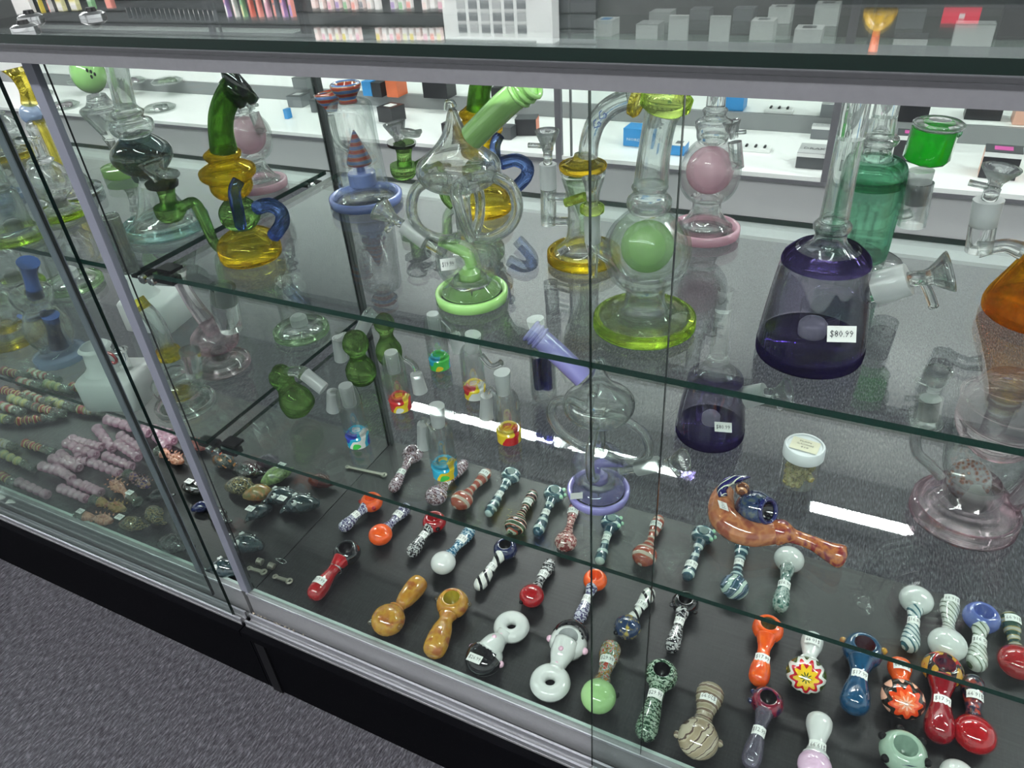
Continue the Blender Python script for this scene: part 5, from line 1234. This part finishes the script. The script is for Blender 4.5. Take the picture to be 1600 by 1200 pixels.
# ================= small boxes in the rear cases
bx_blue = solid('box_blue', (0.03, 0.25, 0.58), rough=.4); bx_black = solid('box_black', (0.018, 0.018, 0.022), rough=.35)
bx_or = solid('box_orange', (0.72, 0.16, 0.06), rough=.4); bx_wh = solid('box_white', (0.74, 0.75, 0.74), rough=.4); bx_gr = solid('box_grey', (0.16, 0.17, 0.18), rough=.4)
bx_dg = solid('box_dark_grey', (0.07, 0.075, 0.08), rough=.4); bx_lg = solid('box_light_grey', (0.42, 0.43, 0.43), rough=.4)
bx_pk = solid('box_pink', (0.60, 0.10, 0.35), rough=.4); bx_sal = solid('box_salmon', (0.75, 0.42, 0.32), rough=.4)
ZR1, ZR2, ZR3 = 0.1765, 0.2365, 0.4865
def dbox(label, u, v, z, w, d, h, mf, ms=None, mt=None, rot=0.0, txt=None, lidtxt=None, band=None, top=None, open_=False, group=None, tcol=None):
    """device box: sleeve, lid, printed front; (u, v) is the pixel of its front foot middle, sizes in metres"""
    P = at(u, v, z); P.z = z; t = thing('device_box', label, 'box', P, rot, group or 'device boxes in the rear cases')
    ms = ms or mf; mt = mt or ms
    s = .0012
    v_, f = box(-w / 2, w / 2, 0, d, .0004, h)
    mk('carton', (v_, [(0, 2, 3, 1), (4, 5, 7, 6), (2, 6, 7, 3), (0, 4, 6, 2), (1, 3, 7, 5)]), ms, t, sm=False)
    mk('front_panel', box(-w / 2, w / 2, -s, 0, .0004, h), mf, t, sm=False)
    mk('lid', box(-w / 2 - s * .3, w / 2 + s * .3, -s * 1.3, d + s * .3, h, h + .0025), mt, t, sm=False)
    if band: mk('white_band', box(-w / 2 - s * .2, w / 2 + s * .2, -s * 1.6, -s * .9, h - band, h), bx_wh, t, sm=False)
    if top: mk('lid_print', box(-w * .26, w * .24, d * .25, d * .75, h + .0026, h + .0034), top, t, sm=False)
    if txt: mk('lettering', flat_text(txt, (0, -s * 1.7, h * .42), (1, 0, 0), (0, 0, 1), w * .66, h * .16), tcol or bx_wh, t, sm=False)
    if lidtxt: mk('lettering', flat_text(lidtxt, (0, d * .45, h + .0036), (1, 0, 0), (0, 1, 0), w * .7, d * .22), tcol or bx_dg, t, sm=False)
    return t
def tray(label, u, v, z, w, d, h):
    P = at(u, v, z); P.z = z; t = thing('device_tray', label, 'tray', P, 0, 'white pod trays in the rear case')
    mk('tray_body', box(-w / 2, w / 2, 0, d, .0004, h), bx_wh, t, sm=False)
    for x in (-.5, 0, .5):
        mk('pod', tube([(x * w * .6, d * .3, h + .003), (x * w * .6, d * .7, h + .003)], .0045, 10, True, 1), bx_black, t)
# front row of the rear deck
dbox('black box with an orange side panel, left of the rear frame post', 822, 212, ZR1, .085, .07, .062, bx_black, bx_or, bx_dg, .25)
dbox('black box with a red and white lid, behind the striped bubbler', 603, 192, ZR1, .085, .085, .062, bx_black, bx_black, bx_black, -.2, top=bx_wh)
dbox('dark box left of the striped mouthpiece', 497, 176, ZR1, .07, .06, .055, bx_dg, rot=.1)
dbox('dark grey box at the rear, behind the left glass divider', 462, 168, ZR1, .08, .08, .05, bx_gr, bx_gr, bx_dg, .1, top=bx_lg)
dbox('pale blue box seen beside the left pink ball bubbler', 448, 186, ZR1, .02, .03, .04, bx_blue)
dbox('dark box behind the slime green mouth tube', 700, 214, ZR1, .05, .05, .05, bx_black)
dbox('dark box right of the green neck', 790, 218, ZR1, .05, .05, .045, bx_dg)
dbox('sky blue box with a white corner label, behind the bent neck', 990, 229, ZR1, .082, .075, .062, bx_blue, bx_blue, bx_blue, -.05, txt='NORD')
dbox('deep blue box behind the pink ball bubbler', 1058, 243, ZR1, .05, .06, .035, bx_blue, bx_blue, bx_wh, 0, top=bx_gr)
tray('white tray with black pods, right of the pink ball bubbler', 1178, 238, ZR1, .105, .05, .012)
dbox('grey box printed in capitals on its lid, left of the sea green can', 1266, 264, ZR1, .095, .10, .05, bx_dg, bx_dg, bx_lg, 0, lidtxt='DRAK', band=.012)
dbox('second grey box printed in capitals, behind the first one', 1285, 218, ZR1, .085, .03, .045, bx_gr, bx_gr, bx_lg, 0, lidtxt='DRAK', band=.010)
dbox('tall black box with white band and violet logo, behind the emerald bowl', 1415, 252, ZR1, .085, .07, .082, bx_black, bx_black, bx_dg, 0, band=.014, top=bx_pk)
dbox('black box with salmon side and pink logo on top, right end of the rear deck', 1556, 280, ZR1, .098, .075, .080, bx_black, bx_sal, bx_dg, -.05, band=.014, top=bx_pk)
# second level
for lb, u, v, w, h, mf, ms, kw in [
    ('blue and black box on the back level, above the black box with red lid', 575, 150, .05, .06, bx_blue, bx_blue, {}),
    ('black box on the back level, behind the striped mouthpiece', 590, 152, .05, .06, bx_black, bx_black, {}),
    ('orange fronted box on the back level', 614, 152, .06, .07, bx_or, bx_or, {}),
    ('wide black box on the back level, above the clear bowl', 681, 154, .125, .07, bx_black, bx_black, {}),
    ('black box on the back level, by the slime green tube', 785, 162, .10, .06, bx_black, bx_black, {}),
    ('white and blue box on the back level, above the pink ball bubbler', 1142, 173, .088, .05, bx_blue, bx_blue, dict(mt=bx_wh, top=bx_gr)),
    ('grey printed box on the back level, left of the sea green can', 1300, 184, .085, .045, bx_gr, bx_gr, dict(mt=bx_lg)),
    ('tall black box on the back level, behind the emerald bowl', 1423, 191, .10, .07, bx_black, bx_black, {}),
    ('black box on the back level, near the right edge', 1534, 188, .11, .06, bx_black, bx_black, {}),
    ('salmon box on the back level at the right edge', 1600, 196, .07, .06, bx_sal, bx_sal, {}),
    ('grey box on the back level at the upper left, behind the divider', 470, 140, .085, .05, bx_gr, bx_gr, dict(mt=bx_dg))]:
    kw = dict(kw); dbox(lb, u, v, ZR2, w, .08, h, mf, ms, kw.pop('mt', None), **kw)
tray('pale tray with dark pods on the back level, right of the blue and white box', 1215, 178, ZR2, .10, .05, .014)
# clear bags with coloured pieces, far left
for i, (u, v, c, lb) in enumerate([(100, 168, (0.30, 0.20, 0.26), 'clear bag with mauve pieces, left end of the rear deck'), (60, 150, (0.30, 0.32, 0.30), 'clear bag with grey pieces, beside the amber neck'),
        (190, 186, (0.22, 0.26, 0.26), 'clear bag of dark pieces behind the teal bubbler'), (250, 172, (0.20, 0.22, 0.22), 'clear bag of smoky pieces left of the green neck'),
        (205, 130, (0.28, 0.20, 0.26), 'clear bag of violet and green pieces on the back level'), (262, 130, (0.22, 0.30, 0.18), 'clear bag of green pieces on the back level'), (130, 128, (0.30, 0.34, 0.24), 'clear bag with olive pieces at the far left of the back level')]):
    z = ZR1 if v > 140 else ZR2
    P = at(u, v, z); P.z = z; t = thing('bagged_pipe', lb, 'bag', P, rnd.uniform(-.3, .3), 'bagged pieces in the rear case')
    sc = 1.3
    mk('bag', lathe([(0, .02), (.004, .060 * sc), (.014, .064 * sc), (.026, .045 * sc), (.030, .01), (.031, 0)], 22), glass('bag_plastic', (0.85, 0.88, 0.86), (.6, .65, .62), F0=.12, rough=.1, wob=60, milk=.15, milkc=(.6, .65, .62)), t)
    for k in range(4):
        a = rnd.uniform(0, 3.1)
        mk('wrapped_piece', tube([(-.045 * cos(a), -.045 * sin(a) + .01 * k, .011), (0, .01 * k, .013), (.045 * cos(a), .045 * sin(a), .011)], [.006, .011, .008], 10), solid('piece_%d' % i, c, rough=.2, coat=1, var=.5, vscale=60), t)
# white boxes on the rear glass shelf (seen through the counter top)
for i, (lb, u, v, w, h, d, kw) in enumerate([
    ('white box with a blue picture on its lid, leftmost on the rear glass shelf', 942, 66, .075, .040, .09, dict(top=bx_blue, txt='BOX')),
    ('flat white box with grey lid, second on the rear glass shelf', 1010, 70, .085, .036, .09, dict()),
    ('open white box with its lid standing up, third on the rear glass shelf', 1058, 72, .070, .060, .02, dict()),
    ('open white box with its lid standing up, fourth on the rear glass shelf', 1122, 74, .070, .060, .02, dict()),
    ('white box with a blue side and blue picture on its lid', 1188, 72, .080, .045, .08, dict(top=bx_gr)),
    ('wide white box with a dark picture on its lid, centre right', 1260, 76, .090, .030, .09, dict(top=bx_dg)),
    ('white box below a dark one, left of the red card', 1420, 84, .100, .020, .09, dict(mt=bx_dg)),
    ('pale grey box right of the red card', 1515, 86, .110, .052, .06, dict())]):
    mt = kw.pop('mt', None); dbox(lb, u, v - 9, ZR3, w, d, h * 1.35, bx_wh, bx_lg if i in (1, 7) else bx_wh, mt, **kw)
for i, (lb, u, v, w, h, d, mf) in enumerate([
    ('pale box in the second row, behind the flat white box', 1030, 44, .09, .030, .09, bx_lg), ('grey box in the second row, left of centre', 1092, 40, .08, .03, .08, bx_gr),
    ('grey box in the second row, right of the raised lids', 1160, 42, .08, .035, .08, bx_gr), ('white box with a dark lid picture in the second row', 1216, 46, .085, .045, .08, bx_wh),
    ('tall white box with a dark lid picture in the second row', 1288, 50, .085, .060, .08, bx_wh), ('grey box in the second row behind the white and dark one', 1420, 54, .09, .045, .06, bx_gr),
    ('dark case with a strap at the right edge of the rear shelf', 1585, 66, .10, .075, .05, bx_black)]):
    dbox(lb, u, v - 9, ZR3, w, d, h * 1.2, mf, mf, mf, top=bx_dg if mf is bx_wh else None)

# ================= wall rack above the rear cases: the counter glass mirrors it
def mir(u, v, y=3.0):
    a = aty(u, v, y); a.z = 2 * (RT + .0078) - a.z; return a
def wall_box(label, u0, u1, v0, v1, mats, group, name='flavour_box', d=.03, y=3.0, cat='box'):
    a = mir(u0, v0, y); b = mir(u1, v1, y); x0, x1 = sorted((a.x, b.x)); z0, z1 = sorted((a.z, b.z))
    t = thing(name, label, cat, ((x0 + x1) / 2, y, z0), 0, group); w = (x1 - x0) / 2; h = z1 - z0
    mk('carton', box(-w, w, 0, d, 0, h), mats[0], t, sm=False)
    mk('printed_panel', box(-w * .85, w * .85, -.001, -.0002, h * .45, h * .95), mats[1], t, sm=False)
    mk('label_strip', box(-w * .85, w * .85, -.001, -.0002, h * .05, h * .35), mats[2], t, sm=False)
    return t
wc = [solid('pack_%d' % i, c, rough=.4) for i, c in enumerate([(0.95, 0.75, 0.72), (0.9, 0.35, 0.30), (0.85, 0.80, 0.45), (0.92, 0.88, 0.86), (0.85, 0.45, 0.55), (0.45, 0.30, 0.60), (0.30, 0.55, 0.30), (0.75, 0.20, 0.15), (0.80, 0.62, 0.10), (0.25, 0.25, 0.28)])]
def rackshelf(label, u0, u1, v, y0, y1, mat):
    a = mir(u0, v); b = mir(u1, v)
    o = thing('wall_shelf', label, 'shelf', ((a.x + b.x) / 2, (y0 + y1) / 2, a.z), 0)
    mk('board', box(-(b.x - a.x) / 2, (b.x - a.x) / 2, -(y1 - y0) / 2, (y1 - y0) / 2, -.012, -.0006), mat, o, sm=False)
    mk('price_rail', box(-(b.x - a.x) / 2, (b.x - a.x) / 2, -(y1 - y0) / 2 - .003, -(y1 - y0) / 2, -.018, .004), bx_gr, o, sm=False)
rackshelf('lower wall shelf of flavour boxes above the rear case', 485, 698, 64, 2.985, 3.09, bx_dg) if False else None
G1 = 'small white and red flavour boxes on the wall rack'
for i in range(19):
    u0 = 490 + i * 10.6
    if i in (7, 8): continue
    wall_box('small white flavour box on the upper row of the wall rack', u0, u0 + 9, 44, 63, [wc[3] if i % 3 else wc[0], wc[(0, 4, 1, 2, 8)[i % 5]], wc[3]], G1)
for i in range(17):
    u0 = 484 + i * 12.4
    if i in (9, 13): continue
    wall_box('small pink and white flavour box on the lower row of the wall rack', u0, u0 + 9.5, -6, 13 + (i % 3), [wc[0] if i < 7 else wc[3], wc[(0, 3, 4, 5, 6, 1, 9)[i % 7]], wc[3]], 'pink and white flavour boxes on the wall rack')
for i in range(9):
    u0 = 346 + i * 12.6
    wall_box('bright fruit coloured pouch on the wall rack left of the flavour boxes', u0, u0 + 11.5, -8, 27, [wc[(5, 3, 6, 7, 1, 4, 9, 5, 1)[i]], wc[(3, 0, 2, 7, 1, 4, 1, 4, 5)[i]], wc[(4, 3, 6, 1, 1, 0, 7, 1, 4)[i]]], 'fruit coloured pouches on the wall rack', 'flavour_pouch', cat='pouch')
for i in range(19):
    u0 = 196 + i * 7.5
    wall_box('grey packet with a white price strip in the long peg row', u0, u0 + 5.4, 12 + i * .25, 29 + i * .25, [bx_gr, bx_gr, wc[3]], 'grey packets in the peg row', 'peg_packet', cat='packet')
for i, (u0, u1, c) in enumerate([(14, 52, 3), (54, 66, 8), (68, 80, 3), (82, 100, 2), (103, 122, 2), (132, 146, 6), (160, 176, 1)]):
    wall_box(['wide white box with small print, far left wall rack', 'brown and gold box beside the wide white box', 'white box with red edge, far left wall rack', 'white box with yellow foot, nearer of two',
              'white box with yellow foot, farther of two', 'green and white box behind the chrome connector', 'orange box at the right end of the far left rack'][i], u0, u1, -8, 22 - i * 1.5, [wc[c], wc[(3, 8, 1, 3, 3, 6, 1)[i]], wc[(3, 3, 7, 8, 8, 3, 8)[i]]], 'boxes of the far left wall rack')
# framed chart and acrylic holder
a = mir(693, 62); b = mir(848, -8)
t = thing('wall_chart', 'white framed chart of grey squares on the rear wall, mirrored in the counter top', 'chart', ((a.x + b.x) / 2, 3.02, a.z if a.z < b.z else b.z)); w = abs(b.x - a.x) / 2; h = abs(a.z - b.z)
mk('chart_board', box(-w, w, 0, .02, 0, h), bx_wh, t, sm=False)
for i in range(6):
    for j in range(3):
        x0 = -w * .70 + i * w * .235; z0 = h * .12 + j * h * .27
        mk('grey_square', box(x0, x0 + w * .17, -.002, -.0002, z0, z0 + h * .19), bx_gr if (i + j) % 3 else bx_lg, t, sm=False)
mk('acrylic_side', box(w * .92, w * 1.22, -.06, .02, 0, h), bx_wh, t, sm=False)
# glass pieces standing on the wall shelf, upside down in the reflection
a = mir(1280, 9); b = mir(1620, 9)
t = thing('wall_shelf', 'dark glass wall shelf carrying an amber vase and a red card', 'shelf', ((a.x + b.x) / 2, 3.02, a.z)); hw_ = abs(b.x - a.x) / 2 + .1
mk('board', box(-hw_, hw_, -.06, .07, -.010, -.0006), bx_dg, t, sm=False)
zsh = a.z
a = mir(1370, 48, 3.0); zt = mir(1366, 80, 3.0).z
t = thing('amber_vase', 'amber glass vase with slim orange neck on the wall shelf, mirrored in the counter top', 'vase', (a.x, 3.0, zsh)); H1 = a.z - zsh; H2 = zt - zsh
mk('vase_bowl', lathe(smooth([(0, .045), (.01, .062), (H1 * .4, .060), (H1 * .8, .040), (H1, .015)], 3), 26), solid('amber_vase_glass', (0.50, 0.30, 0.03), rough=.1, coat=1, var=.5, vscale=40), t)
mk('vase_neck', lathe([(H1 - .005, .013), (H2, .018), (H2, 0)], 18), bx_or, t)
a = mir(1476, 10); b = mir(1528, 38)
t = thing('red_card', 'crimson card with a white square leaning on the wall shelf, mirrored in the counter top', 'card', ((a.x + b.x) / 2, 3.0, zsh)); w = abs(b.x - a.x) / 2; h = abs(a.z - b.z)
mk('card', box(-w, w, 0, .004, 0, h), solid('crimson_card', (0.70, 0.03, 0.07), rough=.4), t, sm=False)
mk('white_square', box(-w * .1, w * .2, -.0012, -.0002, h * .45, h * .7), bx_wh, t, sm=False)
a = mir(390, -10); 
t = thing('wall_rack', 'dark slatted wall rack holding the small boxes above the rear cases', 'rack', (-2.9, 3.07, 1.30))
for k in range(5):
    mk('slat', box(-1.9, 2.3, -.006, .02, .0 + k * .065, .055 + k * .065), bx_dg, t, sm=False)
t2 = thing('crystal_debris', 'pale crumbs gathered in the door track beside the case joint', 'crumbs', at(392, 960, .1535)); P = t2.location
mk('crumbs', join(*[ball((rnd.uniform(0, .10) ** 1.0, .0045 + rnd.uniform(-.003, .003), .0016), rnd.uniform(.0007, .0018), 5, 1, 4) for _ in range(110)]), solid('crumb_cream', (0.62, 0.52, 0.42), rough=.8), t2)['kind'] = 'stuff'
